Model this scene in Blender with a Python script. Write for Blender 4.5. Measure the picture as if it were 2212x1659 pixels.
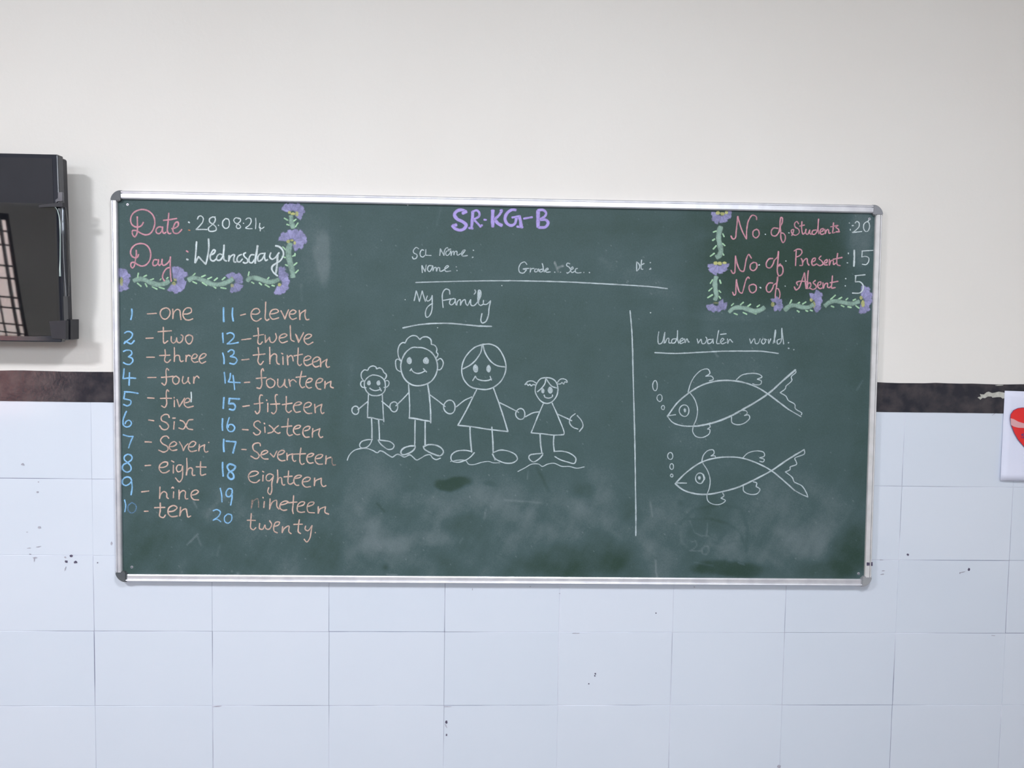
import bpy, bmesh, math, random
import numpy as np
from mathutils import Vector, Matrix
random.seed(7); RNG = np.random.default_rng(11)
for o in list(bpy.data.objects): bpy.data.objects.remove(o)
scn = bpy.context.scene; COL = scn.collection

# ------------------------------------------------------------------ camera
YAW, PIT, ROL, FPX = 0.03547465, -0.05643832, 0.01538644, 1700.0
CAM = np.array([1.25935772, -2.56021469, 1.5 + 0.21971372])
def _rot(y, p, r):
    cy, sy, cp, sp, cr, sr = math.cos(y), math.sin(y), math.cos(p), math.sin(p), math.cos(r), math.sin(r)
    f = np.array([sy*cp, cy*cp, sp]); r0 = np.array([cy, -sy, 0.0]); u0 = np.cross(r0, f)
    return np.array([cr*r0 + sr*u0, -sr*r0 + cr*u0, f])
RT = _rot(YAW, PIT, ROL)
cd = bpy.data.cameras.new('camera'); cam = bpy.data.objects.new('camera', cd); COL.objects.link(cam)
scn.cycles.transparent_max_bounces = 64
cd.sensor_fit = 'HORIZONTAL'; cd.sensor_width = 36.0; cd.lens = FPX/2212*36.0; cd.clip_start = 0.05; cd.clip_end = 200
M = Matrix.Identity(4)
for i in range(3):
    M[i][0] = RT[0][i]; M[i][1] = RT[1][i]; M[i][2] = -RT[2][i]; M[i][3] = CAM[i]
cam.matrix_world = M; scn.camera = cam

# ------------------------------------------------------------------ world, light, exposure
scn.view_settings.view_transform = 'Standard'; scn.view_settings.look = 'None'
scn.view_settings.gamma = 1.0; scn.view_settings.exposure = 0.26
try: scn.view_settings.use_curve_mapping = False
except Exception: pass
W = bpy.data.worlds.new('overcast_sky'); scn.world = W; W.use_nodes = True
bg = W.node_tree.nodes['Background']; bg.inputs[0].default_value = (0.86, 0.93, 1.0, 1); bg.inputs[1].default_value = 9.0
ROOM_X0, ROOM_X1, ROOM_Y, CEIL = -4.94, 4.94, -5.5, 3.35
LEFT_WIN = (-4.75, -2.97, 0.82, 2.43)                       # window whose reflection shows in the screen
HIGH = [(-2.2, -0.3, 2.25, 3.1), (0.1, 2.0, 2.25, 3.1), (2.4, 4.3, 2.25, 3.1)]  # unseen high windows, added and sized for the daylight they bring to the front wall
LAMP_W = 88.0
def area_light(name, loc, rot, sx, sy, power=0, color=(1, 1, 1), portal=False):
    l = bpy.data.lights.new(name, 'AREA'); l.shape = 'RECTANGLE'; l.size = sx; l.size_y = sy
    l.energy = power; l.color = color
    if portal: l.cycles.is_portal = True
    o = bpy.data.objects.new(name, l); COL.objects.link(o); o.location = loc; o.rotation_euler = rot
    return o
for (a, b, c, d) in [LEFT_WIN] + HIGH:
    area_light('window_portal', ((a+b)/2, ROOM_Y-0.02, (c+d)/2), (math.radians(90), 0, 0), b-a, d-c, portal=True)

# ------------------------------------------------------------------ geometry between picture and planes
def unp(px, py, Y=0.0):
    px = np.asarray(px, float); py = np.asarray(py, float)
    d = (px-1106)[..., None]/FPX*RT[0] - (py-829.5)[..., None]/FPX*RT[1] + RT[2]
    return CAM + d*((Y-CAM[1])/d[..., 1])[..., None]
def proj(P):
    q = (P-CAM) @ RT.T
    return 1106+FPX*q[..., 0]/q[..., 2], 829.5-FPX*q[..., 1]/q[..., 2]

# ------------------------------------------------------------------ materials
def new_mat(name):
    m = bpy.data.materials.new(name); m.use_nodes = True
    nt = m.node_tree; return m, nt, nt.nodes['Principled BSDF']
def N(nt, t, **kw):
    n = nt.nodes.new(t)
    for k, v in kw.items(): setattr(n, k, v)
    return n
def noise(nt, scale, detail=3, rough=0.5, coord='Object', stretch=None):
    tc = N(nt, 'ShaderNodeTexCoord'); n = N(nt, 'ShaderNodeTexNoise')
    n.inputs['Scale'].default_value = scale; n.inputs['Detail'].default_value = detail; n.inputs['Roughness'].default_value = rough
    if coord == 'World':
        g = N(nt, 'ShaderNodeNewGeometry'); src = g.outputs['Position']
    else: src = tc.outputs[coord]
    if stretch:
        mp = N(nt, 'ShaderNodeMapping'); mp.inputs['Scale'].default_value = stretch
        nt.links.new(src, mp.inputs[0]); src = mp.outputs[0]
    nt.links.new(src, n.inputs['Vector']); return n
def ramp(nt, fac, stops):
    r = N(nt, 'ShaderNodeValToRGB'); e = r.color_ramp.elements
    while len(e) < len(stops): e.new(0.5)
    for k, (p, c) in enumerate(stops): e[k].position = p; e[k].color = (*c, 1) if len(c) == 3 else c
    nt.links.new(fac, r.inputs[0]); return r
def s2l(r, g, b):
    f = lambda c: ((c/255)/12.92 if c/255 <= 0.04045 else ((c/255+0.055)/1.055)**2.4)
    return (f(r), f(g), f(b))
def mat_noise(name, c1, c2, scale, rough=0.6, lo=0.35, hi=0.65, bump=0.0, bscale=None, spec=0.5, coord='Object', metal=0, stretch=None, detail=3):
    m, nt, b = new_mat(name)
    n = noise(nt, scale, detail, coord=coord, stretch=stretch); r = ramp(nt, n.outputs['Fac'], [(lo, c1), (hi, c2)])
    nt.links.new(r.outputs[0], b.inputs['Base Color']); b.inputs['Roughness'].default_value = rough
    b.inputs['Specular IOR Level'].default_value = spec; b.inputs['Metallic'].default_value = metal
    if bump:
        n2 = noise(nt, bscale or scale*3, 4, coord=coord); bp = N(nt, 'ShaderNodeBump'); bp.inputs['Strength'].default_value = bump
        bp.inputs['Distance'].default_value = 0.002
        nt.links.new(n2.outputs['Fac'], bp.inputs['Height']); nt.links.new(bp.outputs[0], b.inputs['Normal'])
    return m
MT = {}
MT['paint'] = mat_noise('cream_wall_paint', (0.79, 0.762, 0.735), (0.805, 0.782, 0.758), 1.6, 0.75, bump=0.25, bscale=60, spec=0.2, coord='World')
MT['grout'] = mat_noise('tile_grout', (0.22, 0.23, 0.33), (0.72, 0.74, 0.84), 2.2, 0.9, 0.38, 0.56, coord='World', detail=5)
MT['floor'] = mat_noise('stone_floor', (0.11, 0.11, 0.12), (0.15, 0.15, 0.16), 3, 0.4)
MT['ceiling'] = mat_noise('white_ceiling', (0.82, 0.81, 0.79), (0.85, 0.84, 0.82), 2, 0.9)
MT['white_wash'] = mat_noise('white_wash', (0.82, 0.86, 0.80), (0.86, 0.90, 0.84), 1, 0.8)
MT['outer'] = mat_noise('rear_wall_paint', (0.60, 0.56, 0.50), (0.64, 0.60, 0.54), 2, 0.8)
MT['strip'] = mat_noise('black_stone_border', (0.016, 0.017, 0.028), (0.062, 0.054, 0.062), 22, 0.13, 0.40, 0.72, coord='World', detail=8, bump=0.15, bscale=90)
MT['metal'] = mat_noise('brushed_aluminium', (0.66, 0.66, 0.72), (0.78, 0.78, 0.83), 25, 0.38, metal=0.55, spec=0.5, stretch=(1, 1, 1))
MT['metal_dull'] = mat_noise('dull_aluminium', (0.62, 0.62, 0.63), (0.70, 0.69, 0.71), 30, 0.45, metal=0.15)
MT['cap_grey'] = mat_noise('grey_plastic', (0.26, 0.27, 0.30), (0.32, 0.33, 0.35), 20, 0.45)
MT['cap_dark'] = mat_noise('dark_grey_plastic', (0.06, 0.07, 0.09), (0.10, 0.11, 0.12), 20, 0.45)
MT['black_gloss'] = mat_noise('black_gloss_plastic', (0.028, 0.031, 0.042), (0.032, 0.035, 0.047), 8, 0.06)
MT['screen'] = mat_noise('black_screen', (0.022, 0.023, 0.030), (0.026, 0.027, 0.035), 8, 0.5, spec=0.2)
MT['black_matte'] = mat_noise('black_matte_plastic', (0.014, 0.014, 0.022), (0.020, 0.020, 0.028), 30, 0.5)
MT['grill'] = mat_noise('black_iron_grill', (0.01, 0.01, 0.012), (0.02, 0.02, 0.022), 30, 0.5)
MT['wood'] = mat_noise('dark_window_wood', (0.03, 0.022, 0.018), (0.05, 0.035, 0.028), 12, 0.5)
MT['pink'] = mat_noise('pink_outer_paint', (0.62, 0.26, 0.22), (0.68, 0.30, 0.25), 1, 0.8)
MT['ground'] = mat_noise('dusty_ground', (0.38, 0.34, 0.28), (0.46, 0.41, 0.35), 2, 0.9)
MT['paper'] = mat_noise('white_paper', (0.74, 0.77, 0.93), (0.77, 0.79, 0.95), 6, 0.7, spec=0.2)
MT['red'] = mat_noise('red_print', (0.74, 0.018, 0.022), (0.80, 0.03, 0.03), 10, 0.5)
MT['rose'] = mat_noise('pink_print', (0.70, 0.36, 0.40), (0.74, 0.40, 0.43), 10, 0.5)
MT['ink'] = mat_noise('violet_ink', (0.10, 0.03, 0.16), (0.14, 0.05, 0.2), 30, 0.5)
MT['chip'] = mat_noise('bare_plaster', (0.42, 0.42, 0.38), (0.56, 0.56, 0.52), 60, 0.9)
MT['stain'] = mat_noise('grey_stain', (0.34, 0.33, 0.40), (0.50, 0.50, 0.58), 80, 0.9, coord='World')
MT['hole'] = mat_noise('dark_hole', (0.06, 0.05, 0.10), (0.14, 0.12, 0.18), 200, 0.9, coord='World')
MT['clip'] = mat_noise('clip_grey', (.10,.10,.12), (.14,.14,.16), 30, .4)
MT['lamp_white'] = mat_noise('white_enamel', (0.8, 0.8, 0.8), (0.84, 0.84, 0.84), 10, 0.4)
def tile_mat():
    m, nt, b = new_mat('glazed_white_tile')
    oi = N(nt, 'ShaderNodeObjectInfo'); n = noise(nt, 3.5, 3, coord='World')
    ad = N(nt, 'ShaderNodeMath', operation='MULTIPLY_ADD'); ad.inputs[1].default_value = 0.45; nt.links.new(oi.outputs['Random'], ad.inputs[0])
    ml = N(nt, 'ShaderNodeMath', operation='MULTIPLY'); ml.inputs[1].default_value = 0.55; nt.links.new(n.outputs['Fac'], ml.inputs[0])
    nt.links.new(ml.outputs[0], ad.inputs[2])
    r = ramp(nt, ad.outputs[0], [(0.15, (0.665, 0.725, 0.83)), (0.85, (0.71, 0.76, 0.86))])
    nt.links.new(r.outputs[0], b.inputs['Base Color']); b.inputs['Roughness'].default_value = 0.10
    b.inputs['Specular IOR Level'].default_value = 0.55
    return m
MT['tile'] = tile_mat()
def glass_mat():
    m, nt, b = new_mat('clear_acrylic')
    b.inputs['Base Color'].default_value = (0.80, 0.93, 0.95, 1); b.inputs['Roughness'].default_value = 0.02
    b.inputs['IOR'].default_value = 1.49
    tr = N(nt, 'ShaderNodeBsdfTransparent'); tr.inputs[0].default_value = (0.66, 0.68, 0.72, 1)
    gl = N(nt, 'ShaderNodeBsdfGlossy'); gl.inputs[0].default_value = (1, 1, 1, 1); gl.inputs['Roughness'].default_value = 0.02
    fr = N(nt, 'ShaderNodeFresnel'); fr.inputs[0].default_value = 1.8
    mx = N(nt, 'ShaderNodeMixShader'); nt.links.new(fr.outputs[0], mx.inputs[0]); nt.links.new(tr.outputs[0], mx.inputs[1]); nt.links.new(gl.outputs[0], mx.inputs[2])
    nt.links.new(mx.outputs[0], nt.nodes['Material Output'].inputs[0])
    return m
MT['acrylic'] = glass_mat()
def board_mat():
    m, nt, b = new_mat('green_chalkboard_enamel')
    at = N(nt, 'ShaderNodeAttribute', attribute_name='dust')
    n = noise(nt, 260, 2, 0.7, coord='World'); n2 = noise(nt, 9, 5, 0.6, coord='World')
    a1 = N(nt, 'ShaderNodeMath', operation='MULTIPLY_ADD'); a1.inputs[1].default_value = 0.34; a1.inputs[2].default_value = -0.17
    nt.links.new(n.outputs['Fac'], a1.inputs[0])
    a2 = N(nt, 'ShaderNodeMath', operation='MULTIPLY_ADD'); a2.inputs[1].default_value = 0.30; a2.inputs[2].default_value = -0.15
    nt.links.new(n2.outputs['Fac'], a2.inputs[0])
    s = N(nt, 'ShaderNodeMath', operation='ADD'); nt.links.new(at.outputs['Fac'], s.inputs[0]); nt.links.new(a1.outputs[0], s.inputs[1])
    s2 = N(nt, 'ShaderNodeMath', operation='ADD'); nt.links.new(s.outputs[0], s2.inputs[0]); nt.links.new(a2.outputs[0], s2.inputs[1])
    r = ramp(nt, s2.outputs[0], [(0.0, (0.026, 0.056, 0.044)), (0.5, (0.062, 0.104, 0.110)), (1.0, (0.155, 0.198, 0.214))])
    nt.links.new(r.outputs[0], b.inputs['Base Color']); b.inputs['Roughness'].default_value = 0.62
    b.inputs['Specular IOR Level'].default_value = 0.25
    return m
MT['board'] = board_mat()
def chalk_mat(name, rgb, op=1.0, grain=0.75, nscale=420):
    m, nt, b = new_mat(name)
    n = noise(nt, nscale, 2, 0.8, coord='World'); n3 = noise(nt, 45, 2, 0.5, coord='World')
    at = N(nt, 'ShaderNodeAttribute', attribute_name='dens')
    # alpha = dens*op - grain*(noise-0.35) - 0.3*(broad-0.5)
    k = N(nt, 'ShaderNodeMath', operation='MULTIPLY_ADD'); k.inputs[1].default_value = -grain*1.6; k.inputs[2].default_value = grain*0.62
    nt.links.new(n.outputs['Fac'], k.inputs[0])
    k3 = N(nt, 'ShaderNodeMath', operation='MULTIPLY_ADD'); k3.inputs[1].default_value = -0.5; k3.inputs[2].default_value = 0.25
    nt.links.new(n3.outputs['Fac'], k3.inputs[0])
    q = N(nt, 'ShaderNodeMath', operation='ADD'); nt.links.new(k.outputs[0], q.inputs[0]); nt.links.new(k3.outputs[0], q.inputs[1])
    a = N(nt, 'ShaderNodeMath', operation='MULTIPLY_ADD', use_clamp=True); a.inputs[1].default_value = op
    nt.links.new(at.outputs['Fac'], a.inputs[0]); nt.links.new(q.outputs[0], a.inputs[2])
    a2 = N(nt, 'ShaderNodeMath', operation='MULTIPLY', use_clamp=True); nt.links.new(a.outputs[0], a2.inputs[0])
    ge = N(nt, 'ShaderNodeMath', operation='MINIMUM'); ge.inputs[1].default_value = 1.0
    sc = N(nt, 'ShaderNodeMath', operation='MULTIPLY'); sc.inputs[1].default_value = 2.5; nt.links.new(at.outputs['Fac'], sc.inputs[0])
    nt.links.new(sc.outputs[0], ge.inputs[0]); nt.links.new(ge.outputs[0], a2.inputs[1])
    b.inputs['Base Color'].default_value = (*rgb, 1); b.inputs['Roughness'].default_value = 0.95; b.inputs['Specular IOR Level'].default_value = 0.1
    nt.links.new(a2.outputs[0], b.inputs['Alpha'])
    return m
MT['white'] = chalk_mat('white_chalk', (0.64, 0.73, 0.76), 0.93)
MT['white_soft'] = chalk_mat('soft_white_chalk', (0.50, 0.59, 0.63), 0.90)
MT['white_faint'] = chalk_mat('white_chalk_rubbed', (0.50, 0.58, 0.60), 0.38)
MT['rosechalk'] = chalk_mat('pink_chalk', (0.64, 0.33, 0.40), 0.92)
MT['peach'] = chalk_mat('peach_chalk', (0.66, 0.48, 0.41), 0.90)
MT['peach_faint'] = chalk_mat('peach_chalk_rubbed', (0.50, 0.36, 0.31), 0.5)
MT['blue'] = chalk_mat('blue_chalk', (0.27, 0.53, 0.82), 0.96)
MT['blue_faint'] = chalk_mat('blue_chalk_rubbed', (0.18, 0.36, 0.60), 0.55)
MT['purple'] = chalk_mat('violet_chalk', (0.42, 0.35, 0.74), 1.05, 0.55)
MT['petal'] = chalk_mat('violet_chalk_petals', (0.36, 0.355, 0.60), 0.88, 0.55, 75)
MT['vine'] = chalk_mat('green_chalk', (0.30, 0.44, 0.38), 0.86, 0.5, 200)
MT['leaf'] = chalk_mat('pale_green_chalk', (0.42, 0.66, 0.45), 0.95)
MT['yellow'] = chalk_mat('yellow_chalk', (0.58, 0.60, 0.26), 0.88, 0.5)
MT['orange'] = chalk_mat('orange_chalk', (0.60, 0.28, 0.14), 0.85)

# ------------------------------------------------------------------ object helpers
def link(name, me, mats, parent=None, loc=None):
    if not isinstance(mats, (list, tuple)): mats = [mats]
    if me is not None and len(me.materials) == 0:
        for m in mats: me.materials.append(m)
    o = bpy.data.objects.new(name, me); COL.objects.link(o)
    if loc is not None: o.location = loc
    if parent is not None: o.parent = parent
    return o
def from_bm(name, bm, mats, parent=None, loc=None, smooth=False):
    bmesh.ops.recalc_face_normals(bm, faces=bm.faces[:])
    me = bpy.data.meshes.new(name); bm.to_mesh(me); bm.free()
    if smooth: me.shade_smooth()
    return link(name, me, mats, parent, loc)
def box(bm, x0, x1, y0, y1, z0, z1, bev=0.0, seg=1):
    r = bmesh.ops.create_cube(bm, size=1.0); vs = r['verts']
    for v in vs:
        v.co = Vector((x0+(v.co.x+.5)*(x1-x0), y0+(v.co.y+.5)*(y1-y0), z0+(v.co.z+.5)*(z1-z0)))
    if bev:
        es = list({e for v in vs for e in v.link_edges})
        bmesh.ops.bevel(bm, geom=es, offset=bev, segments=seg, affect='EDGES', profile=0.5)
def tube(bm, p0, p1, r, seg=10):
    p0, p1 = Vector(p0), Vector(p1); d = p1-p0
    q = Vector((0, 0, 1)).rotation_difference(d.normalized())
    bmesh.ops.create_cone(bm, cap_ends=True, segments=seg, radius1=r, radius2=r, depth=d.length,
                          matrix=Matrix.Translation((p0+p1)/2) @ q.to_matrix().to_4x4())
def prism(bm, pts, y0, y1):
    """polygon in the wall plane (x, z), extruded from y0 (front) to y1"""
    a = [bm.verts.new((p[0], y0, p[1])) for p in pts]; b = [bm.verts.new((p[0], y1, p[1])) for p in pts]
    bm.faces.new(a); bm.faces.new(b[::-1]); n = len(a)
    for i in range(n): bm.faces.new((a[i], b[i], b[(i+1) % n], a[(i+1) % n]))
def empty(name, loc, label, cat, group=None):
    o = bpy.data.objects.new(name, None); COL.objects.link(o); o.location = loc; o['label'] = label; o['category'] = cat
    if group: o['group'] = group
    return o
def structure(o, label=None):
    o['kind'] = 'structure'
    if label: o['label'] = label
    return o
def wpos(o_parent, obj):            # keep world placement of a child whose mesh is in world coordinates
    obj.parent = o_parent; obj.location = -Vector(o_parent.location)

# ------------------------------------------------------------------ room shell
bm = bmesh.new(); box(bm, ROOM_X0-.2, ROOM_X1+.2, 0.0, 0.22, 1.55, CEIL)
wall = structure(from_bm('wall_front', bm, MT['paint']), 'cream painted front wall above a white tiled lower half')
bm = bmesh.new(); box(bm, ROOM_X0-.2, ROOM_X1+.2, 0.0012, 0.21, 0.0, 1.55)
from_bm('grout_bed', bm, MT['grout'], wall)
bm = bmesh.new(); box(bm, ROOM_X0-.2, ROOM_X1+.2, ROOM_Y-.3, 0.25, -0.1, 0)
structure(from_bm('floor', bm, MT['floor']), 'plain grey stone floor')
bm = bmesh.new(); box(bm, ROOM_X0-.2, ROOM_X1+.2, ROOM_Y-.3, 0.25, CEIL, CEIL+.12)
structure(from_bm('ceiling', bm, MT['ceiling']), 'plain white ceiling')
bm = bmesh.new(); box(bm, ROOM_X0-.2, ROOM_X0, ROOM_Y, 0, 0, CEIL)
structure(from_bm('wall_left', bm, MT['outer']), 'plain left wall')
bm = bmesh.new(); box(bm, ROOM_X1, ROOM_X1+.2, ROOM_Y, 0, 0, CEIL)
structure(from_bm('wall_right', bm, MT['outer']), 'plain right wall')
bm = bmesh.new()                                           # rear wall around its window openings
ops = sorted([LEFT_WIN]+HIGH); x = ROOM_X0-.2
for (a, b, c, d) in ops:
    box(bm, x, a, ROOM_Y-.2, ROOM_Y, 0, CEIL)
    box(bm, a, b, ROOM_Y-.2, ROOM_Y, 0, c); box(bm, a, b, ROOM_Y-.2, ROOM_Y, d, CEIL); x = b
box(bm, x, ROOM_X1+.2, ROOM_Y-.2, ROOM_Y, 0, CEIL)
structure(from_bm('wall_rear', bm, MT['outer']), 'rear wall behind the viewer with barred windows')
def window(idx, a, b, c, d, mull, bars):
    bm = bmesh.new(); f = 0.06
    box(bm, a, a+f, ROOM_Y-.14, ROOM_Y-.04, c, d); box(bm, b-f, b, ROOM_Y-.14, ROOM_Y-.04, c, d)
    box(bm, a+f, b-f, ROOM_Y-.14, ROOM_Y-.04, c, c+f); box(bm, a+f, b-f, ROOM_Y-.14, ROOM_Y-.04, d-f, d)
    w = structure(from_bm('window_%d' % idx, bm, MT['wood']), 'dark framed window with an iron grill in the rear wall')
    for k_, mx in enumerate(mull):
        bm = bmesh.new(); hw = .013 if k_ % 2 == 0 else .006; box(bm, mx-hw, mx+hw, ROOM_Y-.10, ROOM_Y-.08, c+f, d-f); from_bm('mullion', bm, MT['wood'], w)
    for z in bars:
        bm = bmesh.new(); tube(bm, (a+f, ROOM_Y-.09, z), (b-f, ROOM_Y-.09, z), 0.010, 6); from_bm('grill_bar', bm, MT['grill'], w)
window(1, *LEFT_WIN, [-3.105, -3.225, -3.6, -4.1], [2.266, 2.136, 1.939, 1.82, 1.637, 1.534, 1.369, 1.27, 1.07, .97])
for k, h in enumerate(HIGH): window(2+k, *h, [(h[0]+h[1])/2], [2.45, 2.68, 2.9])
BX = -7.05                                                  # near corner of the pink house
# outside the windows
bm = bmesh.new(); box(bm, -30, 30, -40, ROOM_Y-.3, -0.6, -0.5)
structure(from_bm('ground', bm, MT['ground']), 'bare ground outside the rear windows')
bm = bmesh.new()
vs = [bm.verts.new((x_, y_, z_)) for z_ in (-.5, 7) for x_, y_ in ((-16, -12), (BX, -12), (-12, -16), (-16, -16))]
for f_ in ((0, 1, 2, 3), (7, 6, 5, 4), (0, 4, 5, 1), (1, 5, 6, 2), (2, 6, 7, 3), (3, 7, 4, 0)): bm.faces.new([vs[k] for k in f_])
tb = from_bm('building', bm, MT['pink']); tb['label'] = 'pink building seen mirrored in the television screen'; tb['category'] = 'building'
tb_mesh = tb
bm = bmesh.new(); box(bm, -16.15, -12, -16.15, -11.85, 7, 7.2); from_bm('roof_slab', bm, MT['outer'], tb)
bm = bmesh.new(); box(bm, -10.4, -9.2, -12.0, -11.96, 1.0, 2.6); from_bm('window', bm, MT['wood'], tb)

bm = bmesh.new(); box(bm, -24, -7.6, -21, -17.5, -.5, 4.2); from_bm('far_building', bm, MT['white_wash'], tb)['label'] = 'low white building behind the pink house, added to brighten the mirrored window panes'  # separate white building, added to brighten the window panes mirrored in the screen
# tiles: one shared mesh, each tile an object of its own
bm = bmesh.new(); box(bm, -.1892, .1892, 0, .008, -.1242, .1242, 0.0005, 1)
bmesh.ops.recalc_face_normals(bm, faces=bm.faces[:]); tile_me = bpy.data.meshes.new('tile'); bm.to_mesh(tile_me); bm.free(); tile_me.materials.append(MT['tile'])
first = None
for j in range(6):
    for i in range(-13, 13):
        o = bpy.data.objects.new('tile', tile_me); COL.objects.link(o)
        o.location = ((i+.5)*.38 + random.uniform(-.0006, .0006), random.uniform(-.0003, .0003), 1.5-(j+.5)*.25 + random.uniform(-.0004, .0004))
        o.rotation_euler = (random.gauss(0, .0012), random.gauss(0, .0006), random.gauss(0, .0010)); o.parent = wall

# black stone border
def wavy_strip():
    bm = bmesh.new(); n = 240; x0, x1 = ROOM_X0, ROOM_X1; top, bot = [], []
    for k in range(n+1):
        x = x0+(x1-x0)*k/n
        top.append((x, 1.5965+0.0009*math.sin(x*23)+random.uniform(-.0009, .0009))); bot.append((x, 1.4988+random.uniform(-.0003, .0003)))
    for y in (0, 1):
        pass
    vf = [[bm.verts.new((p[0], y, p[1])) for p in L] for L in (top, bot) for y in (-.0018, .02)]
    tf, tb_, bf, bb = vf
    for k in range(n):
        bm.faces.new((bf[k], bf[k+1], tf[k+1], tf[k])); bm.faces.new((tf[k], tf[k+1], tb_[k+1], tb_[k])); bm.faces.new((bb[k], bb[k+1], bf[k+1], bf[k]))
    return bm
strip = structure(from_bm('trim_1', wavy_strip(), MT['strip']), 'narrow black stone border between the painted wall and the tiles')
def flat_poly(name, pts, mat, parent, Y=-.0012, thick=.0004, crop=None):
    P = unp([p[0] for p in pts], [p[1] for p in pts], Y)
    bm = bmesh.new(); prism(bm, [(p[0], p[2]) for p in P], Y, Y+thick)
    return from_bm(name, bm, mat, parent)
chip = [(2112,859),(2114,857.5),(2119,857),(2117,851),(2121,852),(2126,852),(2131,847.5),(2136,846),(2143,849),(2150,848),(2158,846),(2166,847.5),(2174,849),(2174,859),(2166,861),(2162,858),(2154,858),(2144,859),(2142,856.5),(2134,856.5),(2128,860),(2122,859.5),(2118,863.5),(2115,861)]
c = flat_poly('paint_chip', chip, MT['chip'], strip, -.0026, .0008); c['label'] = 'pale chipped patch beside the poster'
flat_poly('paint_chip', [(2149,832.6),(2158,831.4),(2168,831.6),(2166,832.8),(2154,833.4)], MT['chip'], strip, -.0026, .0008)
# stains, pencil marks and drill holes on the tiles
def blob(cx, cy, rx, ry, seed, n=11, ang=0):
    rr = random.Random(seed); out = []
    for k in range(n):
        t = 2*math.pi*k/n; q = rr.uniform(.65, 1.15); x, y = rx*q*math.cos(t), ry*q*math.sin(t)
        out.append((cx+x*math.cos(ang)-y*math.sin(ang), cy+x*math.sin(ang)+y*math.cos(ang)))
    return out
for k, (cx, cy, rx, ry, a) in enumerate([(153.5,1201,3.4,3.2,0),(143,1213,3.4,3.2,0),(163,1214.5,3.6,3.4,0),(210.5,1215.5,1.6,1.5,0),(1961.5,1198.5,2.8,2.8,0),(2093,1230,2.6,3,0),(964,1560,2.6,4,0.2),(964.6,1587.5,2,3,.1),(1286,1455.5,2,2,0),(1285,1460,1.5,2,0),(1272,1477,1.6,1.4,0),(1417,1324.5,1.4,1.5,0)]):
    flat_poly('drill_hole' if k < 5 else 'speck', blob(cx, cy, rx, ry, k, ang=a), MT['hole'], wall, -.0014)
for k, (cx, cy, rx, ry, a) in enumerate([(49,1003,4,2.6,.3),(81,1063,3,1.8,0),(83,1041,1.6,1.4,0),(85,1139,3.6,3.2,0),(58,1149.5,2.4,1,0),(62,1184,6,.9,-.1),(83,1181,6,1,-.2),(65,1197,3,1.4,.2),(76,1205,6,1.6,0),(74,1210,1.4,4,0),(141,1204,3,2,.5),(141,1229,1.3,5,.3),(241,1174,2.4,4,0),(1904,1209.3,4,.8,0),(1908,1233,3.4,.9,0),(1906,1240.5,4.6,.9,-.1),(2079,1236,6.5,1,-.2),(2074,1238,1,2.4,0),(963,1568,1.4,5,-.5),(1020.5,1273,.8,2.6,0),(1209,1282,1.8,.8,0),(1500,1268,2,1,0),(1145,1267.5,1.4,1,0),(469,1525.8,11,1.3,-.05),(1683,1656,4,4,0),(1244,1367.8,10,.9,0),(968,1526.3,10,.8,0),(2146,1373,5,.7,.1),(2150,892,.8,9,.9)]):
    flat_poly('stain', blob(cx, cy, rx, ry, 40+k, ang=a), MT['stain'], wall, -.0014)

# ------------------------------------------------------------------ ceiling lamps, both unseen: left set from the television shadow, right added as fill
def disc(bm, z0, z1, r0, r1, seg=40):
    bmesh.ops.create_cone(bm, cap_ends=True, segments=seg, radius1=r0, radius2=r1, depth=z1-z0, matrix=Matrix.Translation((0, 0, (z0+z1)/2)))
dm, nt, b = new_mat('glowing_diffuser'); b.inputs['Emission Color'].default_value = (.95, .97, 1, 1); b.inputs['Emission Strength'].default_value = 3
for (lx, ly, pw, lbl) in ((-0.8, -2.9, LAMP_W, 'round white ceiling lamp left of the viewer, outside the picture'), (1.7, -2.6, LAMP_W*.68, 'added round white fill lamp on the ceiling right of the viewer, outside the picture')):
    cl = empty('ceiling_lamp', (lx, ly, CEIL), lbl, 'lamp', 'round ceiling lamps')
    bm = bmesh.new(); disc(bm, -.045, 0, .28, .26); from_bm('housing', bm, MT['lamp_white'], cl)
    bm = bmesh.new(); disc(bm, -.060, -.045, .235, .25); from_bm('diffuser', bm, dm, cl)
    l = area_light('diffuser_light', (0, 0, -.066), (0, 0, 0), .45, .45, pw, (.95, .97, 1)); l.data.shape = 'DISK'; l.parent = cl

# ------------------------------------------------------------------ television at the left edge
TILT = math.radians(2.0); FD = 0.115                        # front face, local depth; the set leans forward
nT = np.array([0, -math.cos(TILT), -math.sin(TILT)]); zT = np.array([0, -math.sin(TILT), math.cos(TILT)])
O0 = np.array([0.0, 0.0, unp(142.0, 733.0, -FD)[2]])
def utv(px, py, d=FD):
    r = (px-1106)/FPX*RT[0]-(py-829.5)/FPX*RT[1]+RT[2]
    t = np.dot(O0+nT*d-CAM, nT)/np.dot(r, nT); P = CAM+r*t-O0
    return P[0], float(np.dot(P, zT))
TX1 = utv(138.5, 733)[0]; TH = utv(127, 333.5)[1]; TX0 = TX1-0.98
tv = empty('television', (TX1, 0, O0[2]), 'black wall television with a clear screen guard, left of the chalkboard', 'television')
tv.rotation_euler = (TILT, 0, 0)
def tvp(name, bm, mat, smooth=False, label=None):
    for v_ in bm.verts: v_.co.x -= TX1
    o = from_bm(name, bm, mat, tv, smooth=smooth)
    if label: o['label'] = label
    return o
bm = bmesh.new(); box(bm, TX0+.02, TX1-.003, -FD+.03, -FD+.062, .012, TH-.004, .006, 2); tvp('housing', bm, MT['black_matte'])
bm = bmesh.new(); box(bm, TX0, TX1, -FD, -FD+.032, 0, TH, .003, 2); tvp('bezel', bm, MT['black_gloss'])
GZ1 = utv(100, 441)[1]
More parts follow.
